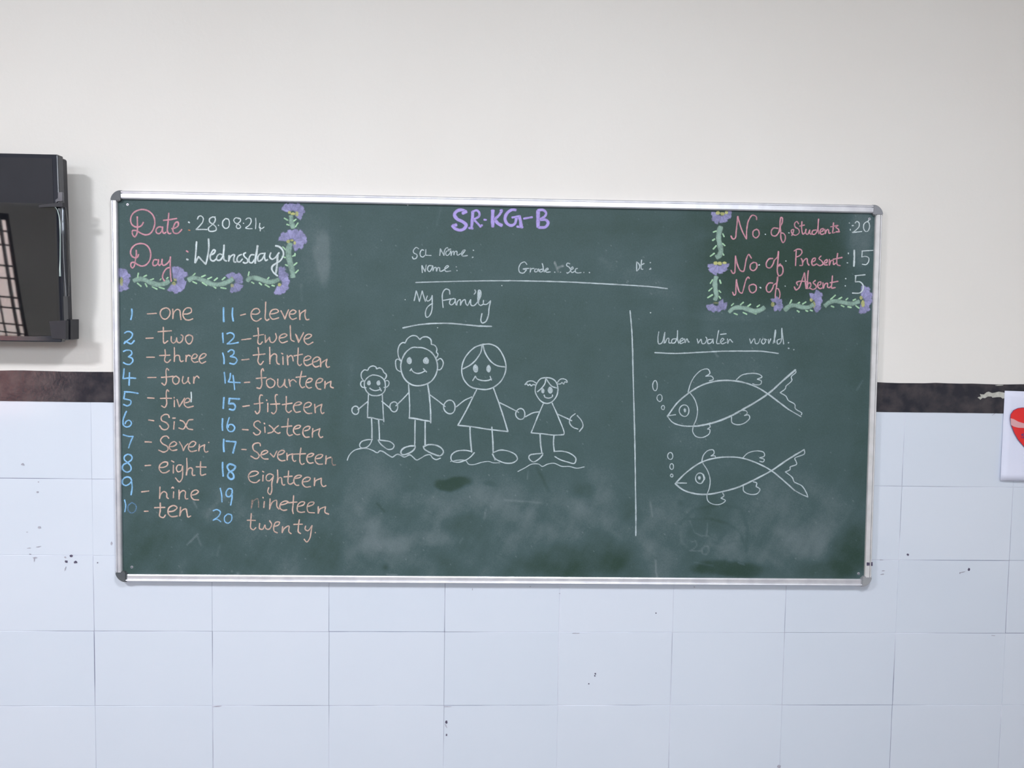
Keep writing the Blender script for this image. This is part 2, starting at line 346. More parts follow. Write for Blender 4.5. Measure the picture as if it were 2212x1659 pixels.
bm = bmesh.new(); box(bm, TX0+.018, TX1-.016, -FD-.001, -FD+.004, .022, TH-.012); tvp('screen', bm, MT['screen'])
def guard():
    z0, z1 = .012, GZ1; bm = bmesh.new(); nx, nz = 24, 30; g = []
    for j in range(nz+1):
        t = j/nz; z = z0+(z1-z0)*t; row = []
        for i in range(nx+1):
            sx = i/nx; x = TX0+(TX1-.003-TX0)*sx
            row.append(bm.verts.new((x, -FD-.012-(GT0+GT1*t**.8)*(TX1-x), z)))
        g.append(row)
    for j in range(nz):
        for i in range(nx): bm.faces.new((g[j][i], g[j][i+1], g[j+1][i+1], g[j+1][i]))
    return bm
GT0, GT1 = 0.014, 0.009
gd = tvp('screen_guard', guard(), MT['acrylic'], True, 'clear glossy screen guard')
so = gd.modifiers.new('thickness', 'SOLIDIFY'); so.thickness = 0.003; so.offset = 1; so.use_rim = False
def quad(pts, d, th):
    P = [utv(p[0], p[1], d) for p in pts]; bm = bmesh.new(); prism(bm, P, -d, -d+th); return bm
def ribbon3(pts, w, d):
    bm = bmesh.new(); P = [utv(p[0], p[1], d) for p in pts]; prev = None
    for k, p in enumerate(P):
        ww = w(k/(len(P)-1)); a = [bm.verts.new((p[0]+dx*ww, -d+dy*.003, p[1])) for dx, dy in ((-.5, 0), (0, -.6), (.5, 0), (.5, 1), (-.5, 1))]
        if prev:
            for q in range(5): bm.faces.new((prev[q], prev[(q+1) % 5], a[(q+1) % 5], a[q]))
        else: bm.faces.new(a)
        prev = a
    bm.faces.new(prev[::-1]); return bm
rim = mat_noise('acrylic_edge_highlight', (.52, .66, .64), (.66, .76, .74), 20, .15)  # pale colour stands in for the highlight on the guard's curved edge
tvp('guard_rim_highlight', ribbon3([(119,447),(123.5,453),(127,465),(129.5,482),(130,520),(129.5,560),(129,580),(129.5,597)], lambda t: .0012+.0062*max(0, t-.62)**1.2*2, FD+.018), rim, True, 'pale highlight painted along the rounded edge of the screen guard')
tvp('guard_flange', quad([(134,447),(141,448),(146,480),(149.5,560),(148,640),(142,640),(137,560),(134.5,480)], FD-.012, .003), MT['acrylic'], False, 'clear side flange of the screen guard')
tvp('clip', quad([(125.5,415),(134,415),(134.5,434),(124,435),(120.5,438),(119.5,432),(125,428)], FD+.010, .009), MT['clip'], False, 'small grey clip')
tvp('clip_bar', quad([(84,443),(108,440),(134.8,437),(134.8,446.5),(112,446.5),(84,448)], FD+.020, .018), MT['black_matte'])
tvp('wall_bracket', quad([(140,690),(152.3,690),(152.3,733),(140,735)], FD-.03, .05), MT['black_matte'])
tvp('corner_block', quad([(106,694),(142,692),(142,732.5),(112,731)], FD+.020, .016), MT['black_matte'])
bm = bmesh.new(); box(bm, TX0, TX1, -FD-.016, -FD+.01, -.004, .016, .003, 2); tvp('bottom_rail', bm, MT['black_gloss'])
bm = bmesh.new(); box(bm, TX0+.25, TX1-.25, -FD+.05, -.022, .12, TH-.12, .004); tvp('wall_mount', bm, MT['black_matte'])

# ------------------------------------------------------------------ poster at the right edge
PX = [(2171,844),(2163,1038)]
ptl = unp(2170.5, 844, -.004); pbl = unp(2158.5, 1037, -.004); PW = .21
po = empty('poster', (ptl[0]+PW/2, 0, pbl[2]), 'white paper poster with a red heart taped beside the black border', 'poster')
bm = bmesh.new(); n = 14; rows = []
for j in range(n+1):
    t = j/n; z = ptl[2]+(pbl[2]-ptl[2])*t; xl = ptl[0]+(pbl[0]-ptl[0])*t*t
    rows.append([bm.verts.new((xl+PW*i/8*(1-.0*t), -.004-.006*t*t-.002*math.sin(math.pi*i/8), z-.004*i/8)) for i in range(9)])
for j in range(n):
    for i in range(8): bm.faces.new((rows[j][i], rows[j][i+1], rows[j+1][i+1], rows[j+1][i]))
o = from_bm('paper_sheet', bm, MT['paper'], smooth=True); wpos(po, o)
so = o.modifiers.new('thickness', 'SOLIDIFY'); so.thickness = .0004
hx = 2231.0
hl = [(hx,895),(2226,886),(2218,881.5),(2209,881),(2199,882.5),(2190,887),(2184,895),(2182.8,904),(2185,918),(2192,936),(2200,950),(2212,964),(2222,974),(hx,983)]
heart = hl+[(2*hx-p[0], p[1]+.5) for p in hl[-2:0:-1]]
def pp(name, pts, mat, Y, lb=None):
    P = unp([p[0] for p in pts], [p[1] for p in pts], Y); bm = bmesh.new(); prism(bm, [(p[0], p[2]) for p in P], Y, Y+.0003)
    q = from_bm(name, bm, mat); wpos(po, q)
    if lb: q['label'] = lb
pp('heart_outline', [(hx+(p[0]-hx)*1.02, 930+(p[1]-930)*1.02) for p in heart], MT['ink'], -.0125, 'dark violet outline')
pp('heart', heart, MT['red'], -.0130, 'red heart print')
pp('heart_band', [(2183,903.5),(2190,905.5),(2200,911),(2212,914.5),(2230,917),(2262,914),(2279,904),(2279,920),(2260,926),(2235,927),(2212,924.5),(2200,924),(2190,921.5),(2184,918)], MT['rose'], -.0135, 'pale pink band across the heart')
pp('heart_lettering', [(2206,938.5),(2209,936.5),(2214,937),(2219,939),(2219,940.3),(2213,938.6),(2209,938.4),(2208.5,939.5),(2214,941.5),(2216,944),(2212,946.5),(2206,945.5),(2205,944),(2209,944.8),(2213,944),(2212,942.6),(2206.5,940.8)], MT['ink'], -.0138, 'small dark letter, rest out of view')

# ------------------------------------------------------------------ chalkboard
FY = -0.030; SY = -0.018
OUT = unp([238.3, 1908, 1882.5, 249.8], [410.5, 442.5, 1267.5, 1257.5], FY)          # TL TR BR BL
OUT = OUT[:, [0, 2]]
bc = OUT.mean(0)
board = empty('chalkboard', (bc[0], 0, bc[1]), 'large green chalkboard in an aluminium frame covered in coloured chalk writing', 'chalkboard')
def bpart(name, bm, mats, smooth=False, label=None, parent=None):
    o = from_bm(name, bm, mats, smooth=smooth)
    if parent is None: wpos(board, o)
    else: o.parent = parent
    if label: o['label'] = label
    return o
RW = 0.0262; CAPR = 0.034
def inset(k, d):
    a, b, c = OUT[k-1], OUT[k], OUT[(k+1) % 4]
    e1 = (a-b)/np.linalg.norm(a-b); e2 = (c-b)/np.linalg.norm(c-b); return b+(e1+e2)*d
prof = [(0, .029), (0, .006), (.0012, .002), (.004, .0), (.0072, .0004), (.0078, .0045), (.0096, .0045), (.0102, .0), (.0225, .0008), (RW, .004), (RW, .020)]
bprof = [(0, .029), (0, .010), (.0015, .004), (.005, .0), (.0085, .0010), (.0095, .0035), (.0110, .0045), (.0225, .0050), (RW, .007), (RW, .020)]
def rail(k, pf, label, mat, rw=RW):
    pf = [(u_*rw/RW, d_) for u_, d_ in pf]
    a, b = OUT[k], OUT[(k+1) % 4]; L = np.linalg.norm(b-a); e = (b-a)/L; nrm = np.array([e[1], -e[0]])
    if np.dot(bc-a, nrm) < 0: nrm = -nrm
    bm = bmesh.new(); rings = []
    for s in (CAPR*.92, L-CAPR*.92):
        rings.append([bm.verts.new((a[0]+e[0]*s+nrm[0]*u, FY+d, a[1]+e[1]*s+nrm[1]*u)) for u, d in pf])
    n = len(pf)
    for q in range(n): bm.faces.new((rings[0][q], rings[0][(q+1) % n], rings[1][(q+1) % n], rings[1][q]))
    bm.faces.new(rings[0]); bm.faces.new(rings[1][::-1])
    return bpart('frame_rail', bm, mat, label=label)
rail(0, prof, 'bright top rail', MT['metal']); rail(1, prof, 'right rail with two dark holes', MT['metal_dull'], .0210)
rail(2, bprof, 'bottom rail', MT['metal'], .0235); rail(3, prof, 'bright left rail', MT['metal'], .0182)
def cap(k, mat, label):
    b = OUT[k]; a, c = OUT[k-1], OUT[(k+1) % 4]; e1 = (a-b)/np.linalg.norm(a-b); e2 = (c-b)/np.linalg.norm(c-b)
    pts = []; R = CAPR
    for q in range(13):
        t = math.pi/2*q/12; pts.append(b+e1*(R-R*math.sin(t))+e2*(R-R*math.cos(t)))
    inner = [b+e1*RW*1.0+e2*R, b+e1*RW*1.12+e2*RW*1.12, b+e1*R+e2*RW*1.0]
    poly = [(p[0], p[1]) for p in pts]+[(p[0], p[1]) for p in (inner if True else inner[::-1])]
    # order: arc goes from e1-side... start (q=0) at b+e1*R, end at b+e2*R
    bm = bmesh.new(); prism(bm, poly, FY-.0015, FY+.029)
    fr = [f for f in bm.faces if abs(f.normal.y) > .9 or True][0]
    bmesh.ops.bevel(bm, geom=[e for e in bm.edges if all(abs(v.co.y-(FY-.0015)) < 1e-6 for v in e.verts)], offset=.003, segments=2, affect='EDGES')
    return bpart('corner_cap', bm, mat, label=label)
cap(0, MT['cap_dark'], 'dark top left corner cap'); cap(1, MT['cap_grey'], 'grey top right corner cap')
cap(2, MT['cap_grey'], 'grey bottom right corner cap'); cap(3, MT['cap_dark'], 'dark bottom left corner cap')
# dark holes in the right rail, orange chalk mark on the bottom rail
for cx, cy, w, h in ((1875.5, 1218.5, 3, 3.4), (1883.3, 1218.5, 1.8, 4)):
    P = unp([cx-w, cx+w, cx+w, cx-w], [cy-h, cy-h, cy+h, cy+h], FY-.0004); bm = bmesh.new(); prism(bm, [(p[0], p[2]) for p in P], FY-.0006, FY+.001)
    bpart('rail_hole', bm, MT['hole'])

# writing surface: fine grid carrying a chalk-dust attribute
IN = unp([254.5, 1894.5, 1867.5, 263.5], [428.5, 459.0, 1253.5, 1243.5], FY+.004)[:, [0, 2]]
c0 = IN.mean(0); IN2 = c0+(IN-c0)*1.008
nx, ny = 640, 312
u = np.linspace(0, 1, nx+1)[None, :, None]; v = np.linspace(0, 1, ny+1)[:, None, None]
G = (1-v)*((1-u)*IN2[0]+u*IN2[1])+v*((1-u)*IN2[3]+u*IN2[2])
P3 = np.zeros((ny+1, nx+1, 3)); P3[..., 0] = G[..., 0]; P3[..., 1] = SY; P3[..., 2] = G[..., 1]
PXg, PYg = proj(P3)
def vnoise(x, y, s, seed):
    r = np.random.default_rng(seed); T = r.random((256, 256)); X = x/s; Y = y/s
    xi = np.floor(X).astype(int); yi = np.floor(Y).astype(int); fx = X-xi; fy = Y-yi; fx = fx*fx*(3-2*fx); fy = fy*fy*(3-2*fy)
    g = lambda a, b: T[a % 256, b % 256]
    return (g(xi, yi)*(1-fx)+g(xi+1, yi)*fx)*(1-fy)+(g(xi, yi+1)*(1-fx)+g(xi+1, yi+1)*fx)*fy
def fbm(x, y, s, seed): return sum(vnoise(x, y, s/2**k, seed+k)*.5**k for k in range(4))/1.875
wx = PXg+26*(fbm(PXg, PYg, 60, 1)-.5); wy = PYg+26*(fbm(PXg, PYg, 60, 5)-.5)
D = 0.44+0.16*(fbm(PXg, PYg, 190, 9)-.5)+.09*(fbm((PXg*.6-PYg*.8)*.25, (PYg*.6+PXg*.8)*1.0, 40, 131)-.5)
sw = (np.clip((PYg-980)/120, 0, 1))                        # swirly wiping marks in the lower half
D = D+sw*(0.28*(fbm(wx+.5*wy, wy*.8, 80, 21)-.48)+.26*(fbm((PXg*.8+PYg*.6)*.30, (PYg*.8-PXg*.6)*1.1, 34, 51)-.5)+.20*(fbm(wx, wy, 38, 91)-.5)+.24*(fbm((PXg*.5-PYg*.86)*.32, (PYg*.5+PXg*.86)*1.2, 24, 61)-.5))+0.07*(fbm(PXg*.35, PYg*1.6, 30, 31)-.5)*(1-sw)
def el(cx, cy, rx, ry, amp, ang=0, hard=1.0):
    global D
    a = math.radians(ang); X = (wx-cx)*math.cos(a)+(wy-cy)*math.sin(a); Y = -(wx-cx)*math.sin(a)+(wy-cy)*math.cos(a)
    r = np.sqrt((X/rx)**2+(Y/ry)**2); D = D+amp*(1/(1+np.exp(np.clip((r-1)*5*hard, -30, 30))))
for e in [(975,1043,37,13,-.50,3,3),(888,1058,16,9,-.12),(1258,1060,24,16,-.16),(1055,1048,14,5,-.2),(1010,1135,45,26,-.20,0,1.5),
          (1240,1215,110,32,-.30,0,1.2),(1575,1232,75,16,-.46,0,2.4),(1835,1190,45,50,-.34,-35,1.6),(1790,1235,60,18,-.30),
          (1640,1180,90,40,.15),(1760,1165,60,40,.20,-20),(1700,1075,120,60,.08),(820,1150,60,36,.16),(900,1168,110,16,.16,-8),(800,1180,16,26,.2),
          (1110,1090,150,45,.14),(1310,1090,26,75,.18,-24),(1250,1120,60,45,.12),(1160,1150,60,20,.10),(800,1060,60,70,.10),
          (697,560,18,55,.20,0,2),(690,520,40,70,.06),(560,700,150,60,-.02),(1680,560,160,105,-.30,0,2.2),(1600,680,120,14,.10,0,2),(1862,510,26,60,.26,0,1.5),
          (1500,600,22,120,-.12),(1400,610,60,28,.12,10),(1330,560,60,36,.09,25),(1390,480,90,26,-.14),(1540,470,60,30,-.14),(1350,470,90,20,.07),
          (1440,745,60,80,-.08),(1860,900,26,200,-.10),(1740,760,70,60,-.10),(1590,800,120,40,.06),(1560,1010,40,30,.10),(1500,930,60,30,.05),
          (1420,1180,26,70,.14),(1385,1200,28,40,.13),(1340,1200,40,40,-.14),(1100,500,260,50,-.06),(1190,940,70,60,-.05),(1000,720,300,90,-.03),
          (1190,1060,30,80,.0),(1015,940,120,40,-.04),(1120,1010,24,50,-.09,-38),(620,1110,120,40,.06),(370,1180,70,40,-.07),(560,1190,90,30,-.05),
          (480,1080,40,60,.06,-30),(330,560,80,90,-.04),(700,1160,30,80,-.06),(1460,1100,60,40,.10),(1700,850,60,30,.03),(1520,1150,30,34,-.06),(1220,1200,40,14,.10)]: el(*e)
# straight wiped edges
edge = lambda x, s: 1/(1+np.exp(-np.clip(x/s, -30, 30)))
D += .055*(1-edge(PXg-712, 1.5))*edge(PXg-640, 18)*(1-edge(PYg-640, 30))
D += .06*edge(PXg-744-.004*(PYg-1000), 5)*edge(PYg-960, 60)*(1-edge(PXg-900, 60))
D -= .05*edge(PXg-712, 2)*(1-edge(PXg-742, 3))*edge(PYg-640, 60)
D -= .10*(1-edge(PYg-672, 2))*edge(PXg-1522, 3)*(1-edge(PXg-1822, 6))
def arc(pts, w, amp):
    global D
    P = np.array(pts, float); best = np.full(D.shape, 1e9)
    for a, b in zip(P[:-1], P[1:]):
        d = b-a; t = np.clip(((PXg-a[0])*d[0]+(PYg-a[1])*d[1])/(d@d), 0, 1); best = np.minimum(best, np.hypot(PXg-a[0]-t*d[0], PYg-a[1]-t*d[1]))
    D = D+amp*np.exp(-(best/w)**2)*(.5+fbm(PXg, PYg, 14, 77))
arc([(1490,1125),(1500,1150),(1515,1158),(1530,1158)], 1.6, .20); arc([(1529,1130),(1526,1156)], 1.6, .28)
arc([(1489,1122),(1530,1120),(1570,1130),(1600,1150),(1605,1170)], 3, -.13); arc([(1470,1130),(1500,1100),(1560,1090),(1600,1098),(1615,1140),(1612,1190)], 4, -.11)
arc([(1493,1171),(1502,1168),(1506,1176),(1500,1185),(1490,1190),(1505,1191),(1515,1189)], 1.4, .28)
arc([(1523,1179),(1516,1186),(1517,1196),(1526,1198),(1531,1190),(1530,1180),(1523,1179)], 1.4, .26)
arc([(1540,1170),(1560,1177),(1590,1168)], 3, -.1); arc([(1470,1150),(1472,1170),(1485,1182)], 3, .10)
arc([(1416,1210),(1417,1235),(1420,1248)], 1.6, .45); arc([(1405,1085),(1409,1115)], 2, .25); arc([(1500,1215),(1540,1222)], 2, .25); arc([(1595,1216),(1608,1220)], 1.6, .4)
arc([(1138,1060),(1133,1085),(1130,1110)], 2.2, .0); arc([(1141,1018),(1139,1035)], 1.6, .28); arc([(1050,1100),(1046,1120)], 1.8, .22); arc([(1000,1162),(993,1173)], 1.6, .3)
arc([(1090,1080),(1170,1086)], 2, .22); arc([(836,1241),(858,1242)], 1.2, .4); arc([(404,1177),(428,1153)], 1.6, .40); arc([(427,1160),(434,1178)], 2, .22)
arc([(475,1178),(469,1200)], 2.4, .18); arc([(418,1083),(425,1096)], 2, .30); arc([(448,1115),(470,1085),(490,1068)], 5, .10); arc([(540,1080),(520,1110)], 6, .07)
arc([(640,1075),(660,1040),(675,1015)], 5, .06); arc([(545,1000),(535,1040),(520,1080)], 9, .08); arc([(625,930),(628,980)], 8, .08)
arc([(815,1088),(830,1105)], 3, -.22); arc([(1160,1010),(1185,1060)], 4, -.16); arc([(952,450),(944,485)], 3, .15); arc([(1525,738),(1550,770)], 2.4, .22)
arc([(1300,560),(1315,570),(1322,580)], 8, .08); arc([(1851,842),(1864,822)], 1.6, .4); arc([(650,615),(652,650)], 3, .14); arc([(1200,600),(1198,640)], 3, .03)
arc([(770,870),(765,900)], 5, .08); arc([(760,790),(757,850)], 6, .07); arc([(1378,560),(1560,500),(1640,470)], 9, .05)
for (cx, cy, r, a) in [(285,1225,3.2,.45),(501,1234,2.4,.4),(514,1240,4,.35),(393,1236,3,.25),(833,1226,7,-.4),(948,490,2,.0),(1396,1060,14,.0),(1854.5,1239,3.6,.45),(1470,1087,6,-.2)]:
    D = D+a*np.exp(-(((PXg-cx)/r)**2+((PYg-cy)/r)**2))
# tiny chalk specks
rs = np.random.default_rng(5)
for _ in range(420):
    cx, cy = rs.uniform(270, 1870), rs.uniform(440, 1240); i = int((cy-430)/(1250-430)*ny); j = int((cx-256)/(1890-256)*nx)
    if 0 < i < ny and 0 < j < nx: D[i, j] += rs.uniform(.1, .45)
D = np.clip(D, 0, 1)
vi = np.arange((nx+1)*(ny+1)).reshape(ny+1, nx+1)
Fc = np.stack([vi[:-1, :-1], vi[1:, :-1], vi[1:, 1:], vi[:-1, 1:]], -1).reshape(-1, 4)
me = bpy.data.meshes.new('writing_surface'); me.vertices.add(P3.size//3); me.vertices.foreach_set('co', P3.reshape(-1))
me.loops.add(Fc.size); me.loops.foreach_set('vertex_index', Fc.reshape(-1).astype(np.int32))
me.polygons.add(len(Fc)); me.polygons.foreach_set('loop_start', np.arange(0, Fc.size, 4, dtype=np.int32))
me.update(calc_edges=True); me.validate()
at = me.attributes.new('dust', 'FLOAT', 'POINT'); at.data.foreach_set('value', D.reshape(-1).astype(np.float32))
o = link('writing_surface', me, MT['board']); wpos(board, o); o['label'] = 'dark green writing surface with smeared chalk dust'
bm = bmesh.new(); prism(bm, [tuple(p) for p in (c0+(OUT-c0)*.985)], SY+.001, -.001); bpart('backing_board', bm, MT['cap_dark'])

# ------------------------------------------------------------------ chalk strokes
CR = {'A': (230, 400, 6.38), 'B': (480, 400, 6.38), 'C': (240, 640, 6.912), 'D': (460, 640, 6.914), 'E': (240, 860, 6.912), 'F': (460, 860, 6.914),
      'G': (240, 1040, 4.424), 'H': (860, 420, 6.506), 'I': (1100, 500, 6.144), 'J': (740, 600, 6.144), 'K': (740, 760, 6.381), 'L': (940, 720, 5.185),
      'M': (1500, 430, 6.145), 'N': (1680, 430, 6.146), 'O': (1380, 690, 3.95), 'P': (0, 0, 1.0)}
def parse(s, cr):
    """'x y x y ... / ...'  '!' = sharp corner, 'o cx cy rx ry' ring, 'e cx cy rx ry' filled spiral"""
    ox, oy, k = CR[cr]; out = []
    for part in s.split('/'):
        tk = part.split()
        if not tk: continue
        if tk[0] in 'oe':
            cx, cy, rx, ry = map(float, tk[1:5]); turns = 1.04 if tk[0] == 'o' else 3.6; n = int(26*turns); ph = random.uniform(-2.2, -.9); P = []
            for q in range(n+1):
                t = q/n; a = ph-2*math.pi*turns*t; sc = 1-(.03*t if tk[0] == 'o' else .80*t); w = 1+.03*math.sin(3*a+ph)
                P.append((ox+(cx+rx*sc*w*math.cos(a))/k, oy+(cy+ry*sc*w*math.sin(a))/k))
            out.append((np.array(P), False)); continue
        seg = []; 
        it = iter(tk)
        for t in it:
            if t == '!':
                out.append((np.array(seg), True)); seg = [seg[-1]]; continue
            seg.append((ox+float(t)/k, oy+float(next(it))/k))
        if len(seg) == 1: seg = [seg[0], (seg[0][0]+.8, seg[0][1]+.3)]
        out.append((np.array(seg), True))
    return out
def smooth(P, step=1.3):
    if len(P) < 3:
        n = max(2, int(np.hypot(*(P[-1]-P[0]))/step)); return P[0]+(P[-1]-P[0])*np.linspace(0, 1, n+1)[:, None]
    Q = np.vstack([2*P[0]-P[1], P, 2*P[-1]-P[-2]]); out = []
    for i in range(1, len(Q)-2):
        a, b, c, d = Q[i-1:i+3]; n = max(2, int(np.hypot(*(c-b))/step)); t = np.linspace(0, 1, n, endpoint=False)[:, None]
        # centripetal-like tension
        la, lb, lc = max(1e-3, np.hypot(*(b-a)))**.5, max(1e-3, np.hypot(*(c-b)))**.5, max(1e-3, np.hypot(*(d-c)))**.5
        m1 = (c-b)+lb*((b-a)/la-(c-a)/(la+lb)) ; m2 = (c-b)+lb*((d-c)/lc-(d-b)/(lb+lc))
        m1 = (c-b)*0+lb*((b-a)/la-(c-a)/(la+lb)+(c-b)/lb); m2 = lb*((c-b)/lb-(d-b)/(lb+lc)+(d-c)/lc)
        out.append((2*t**3-3*t**2+1)*b+(t**3-2*t**2+t)*m1+(-2*t**3+3*t**2)*c+(t**3-t**2)*m2)
    out.append(P[-1:]); return np.vstack(out)
LAYER = [0]
def stroke_mesh(name, items, mats, label=None, parent=None, dens=1.0):
    """items: list of (crop, width_px, stroke string[, material index])"""
    V, F, DN, MI = [], [], [], []
    for it in items:
        cr, w, s = it[:3]; mi = it[3] if len(it) > 3 else 0
        for P, _ in parse(s, cr):
            S = smooth(P); n = len(S)
            if n < 2: continue
            T = np.gradient(S, axis=0); T /= np.maximum(1e-6, np.hypot(T[:, 0], T[:, 1]))[:, None]
            e = min(w*.42, 2.2); S = np.vstack([S[0]-T[0]*e, S, S[-1]+T[-1]*e]); T = np.vstack([T[0], T, T[-1]])
            n += 2; Nn = np.stack([-T[:, 1], T[:, 0]], 1)
            ww = w*.60*(1+.14*(vnoise(np.arange(n)*1.0, np.zeros(n), 5, random.randint(0, 9999))-.5)*2); ww[0] *= .55; ww[-1] *= .55
            wob = .25*(vnoise(np.arange(n)*1.0, np.zeros(n), 7, random.randint(0, 9999))-.5)
            LAYER[0] = (LAYER[0]+1) % 40; Y = SY-.0003-LAYER[0]*.000012; b0 = len(V)
            dn = dens*(.88+.3*vnoise(np.arange(n)*1.0, np.zeros(n), 9, random.randint(0, 9999)))
            offs = [(-1, .0), (-.62, .92), (0, 1.06), (.62, .92), (1, .0)]
            for off, q in offs:
                X = S+Nn*(ww*off+wob)[:, None]; W3 = unp(X[:, 0], X[:, 1], SY); W3[:, 1] = Y-2.5e-6*np.arange(n)
                V.append(W3); dd = dn*q; dd[0] *= .4; dd[-1] *= .4; DN.append(dd)
            base = sum(len(a) for a in V[:-5])
            for r in range(4):
                i0 = base+r*n+np.arange(n-1); i1 = base+(r+1)*n+np.arange(n-1)
                F.append(np.stack([i0, i0+1, i1+1, i1], 1)); MI.append(np.full(n-1, mi))
    return _mk(name, V, F, DN, MI, mats, label, parent)
def _mk(name, V, F, DN, MI, mats, label, parent):
    V = np.vstack(V); F = np.vstack(F); DN = np.concatenate(DN); MI = np.concatenate(MI)
    me = bpy.data.meshes.new(name); me.from_pydata(V.tolist(), [], F.tolist()); me.polygons.foreach_set('material_index', MI.astype(np.int32))
    a = me.attributes.new('dens', 'FLOAT', 'POINT'); a.data.foreach_set('value', DN.astype(np.float32))
    mats = mats if isinstance(mats, (list, tuple)) else [mats]
    o = link(name, me, [MT[m] for m in mats])
    if parent is None: wpos(board, o)
    else: o.parent = parent
    if label: o['label'] = label
    return o
def patch_mesh(name, polys, mats, label=None, parent=None):
    """polys: list of (pixel outline, material index, density) filled with a soft rim"""
    V, F, DN, MI = [], [], [], []
    for poly, mi, dn in polys:
        P = np.array(poly, float); n = len(P); c = P.mean(0); LAYER[0] = (LAYER[0]+1) % 40; Y = SY-.0003-LAYER[0]*.000012
        base = sum(len(a) for a in V); R = [c[None], c+(P-c)*.72, c+(P-c)*1.06]; dd = [[dn], [dn]*n, [0]*n]
        X = np.vstack(R); W3 = unp(X[:, 0], X[:, 1], SY); W3[:, 1] = Y; V.append(W3); DN.append(np.concatenate(dd))
        i = np.arange(n); j = (i+1) % n
        tri = np.stack([np.full(n, base), base+1+i, base+1+j, base+1+j], 1); q = np.stack([base+1+i, base+1+n+i, base+1+n+j, base+1+j], 1)
        F.append(q); MI.append(np.full(n, mi)); F.append(tri); MI.append(np.full(n, mi))
    Fl = [tuple(dict.fromkeys(map(int, f))) for f in np.vstack(F)]
    V = np.vstack(V); DN = np.concatenate(DN); MI = np.concatenate(MI)
    me = bpy.data.meshes.new(name); me.from_pydata(V.tolist(), [], Fl); me.polygons.foreach_set('material_index', MI.astype(np.int32))
    a = me.attributes.new('dens', 'FLOAT', 'POINT'); a.data.foreach_set('value', DN.astype(np.float32))
    mats = mats if isinstance(mats, (list, tuple)) else [mats]
    o = link(name, me, [MT[m] for m in mats])
    if parent is None: wpos(board, o)
    else: o.parent = parent
    if label: o['label'] = label
    return o

# ---- flowers and vines
def flower(cr, base, tips, wt, yellow, label, ydens=1.0, pdens=1.0):
    ox, oy, k = CR[cr]; b = np.array(base, float); polys = []
    for t in tips:
        t = np.array(t, float); d = t-b; L = np.hypot(*d); d /= L; nn = np.array([-d[1], d[0]]); w = wt*random.uniform(1.0, 1.4); L *= random.uniform(.9, 1.06)
        s0 = b+d*min(L*.22, 30)
        loc = [s0-nn*w*.20, b+d*L*.6-nn*w*.42, b+d*L*.93-nn*w*.56, b+d*L*1.02-nn*w*.2, b+d*L*random.uniform(.92, .99)+nn*w*.02, b+d*L*1.03+nn*w*.26, b+d*L*.90+nn*w*.56, b+d*L*.6+nn*w*.42, s0+nn*w*.20]
        polys.append(([(ox+p[0]/k, oy+p[1]/k) for p in loc], 0, pdens*random.uniform(.78, 1.12)))
    f = patch_mesh('chalk_flower', polys, ['petal'], label)
    yp = []
    for cx, cy, rx, ry in yellow:
        yp.append(([(ox+(cx+rx*math.cos(a)*random.uniform(.8, 1.15))/k, oy+(cy+ry*math.sin(a)*random.uniform(.8, 1.15))/k) for a in np.linspace(0, 2*math.pi, 12, endpoint=False)], 0, ydens*random.uniform(.8, 1.1)))
    patch_mesh('flower_center', yp, ['yellow'], 'yellow chalk centre', f)
    return f
flower('B', (970, 390), [(835,285),(905,245),(1000,242),(1095,255),(1140,330),(1115,435)], 105, [(925,375,26,24),(975,395,36,24),(1030,395,28,42)], 'violet chalk flower at the very top of the date corner')
flower('B', (955, 780), [(785,690),(870,635),(960,615),(1060,615),(1130,655),(1185,745),(1150,830),(1070,890)], 105, [(910,775,34,28),(960,760,30,18),(1000,800,24,30)], 'violet chalk flower right of the weekday', .8)
flower('B', (785, 1350), [(830,1130),(895,1200),(925,1290),(935,1380),(890,1460),(835,1500),(760,1510)], 95, [(790,1370,30,28)], 'violet chalk flower in the lower right corner of the date border', .7)
flower('B', (140, 1330), [(90,1200),(190,1210),(270,1240),(290,1310),(265,1430),(165,1490)], 90, [(135,1280,24,26),(140,1385,30,30)], 'violet chalk flower below the weekday', .75, .85)
flower('A', (935, 1330), [(960,1110),(1080,1180),(1090,1290),(1090,1395),(1005,1490),(905,1490)], 115, [(930,1355,34,34),(955,1290,44,34)], 'violet chalk flower at the tail of the word day', .7)
flower('A', (195, 1310), [(225,1130),(315,1195),(330,1290),(320,1370),(245,1460)], 115, [(208,1330,30,76)], 'violet chalk flower cut by the left frame', .65)
flower('M', (360, 190), [(215,235),(245,320),(320,300),(390,315),(455,285),(510,205)], 95, [(310,185,36,30),(370,195,36,28),(425,180,26,28)], 'violet chalk flower at the top of the student count border')
flower('M', (330, 850), [(175,930),(230,985),(310,1005),(390,985),(450,915)], 100, [(280,850,38,26),(335,855,38,28),(400,848,34,22)], 'violet chalk flower halfway down the student count border')
flower('M', (290, 1385), [(155,1460),(215,1500),(290,1490),(360,1480),(430,1430),(400,1385)], 90, [(290,1378,60,16)], 'violet chalk flower at the foot of the student count border', .35, .85)
flower('M', (1050, 1390), [(1045,1320),(1125,1320),(1185,1375),(1160,1460),(1110,1475)], 80, [(1040,1400,30,42)], 'violet chalk flower under the lowest word of', .6, .8)
flower('N', (450, 1370), [(480,1240),(560,1235),(600,1320),(590,1400),(550,1480)], 95, [(445,1340,26,30),(475,1400,30,50)], 'violet chalk flower below the word absent', .9)
flower('N', (1110, 1350), [(1175,1160),(1240,1220),(1250,1320),(1235,1420),(1190,1500),(1130,1540)], 95, [(1105,1310,26,32),(1130,1390,30,56)], 'violet chalk flower in the right corner of the student count border', .85)
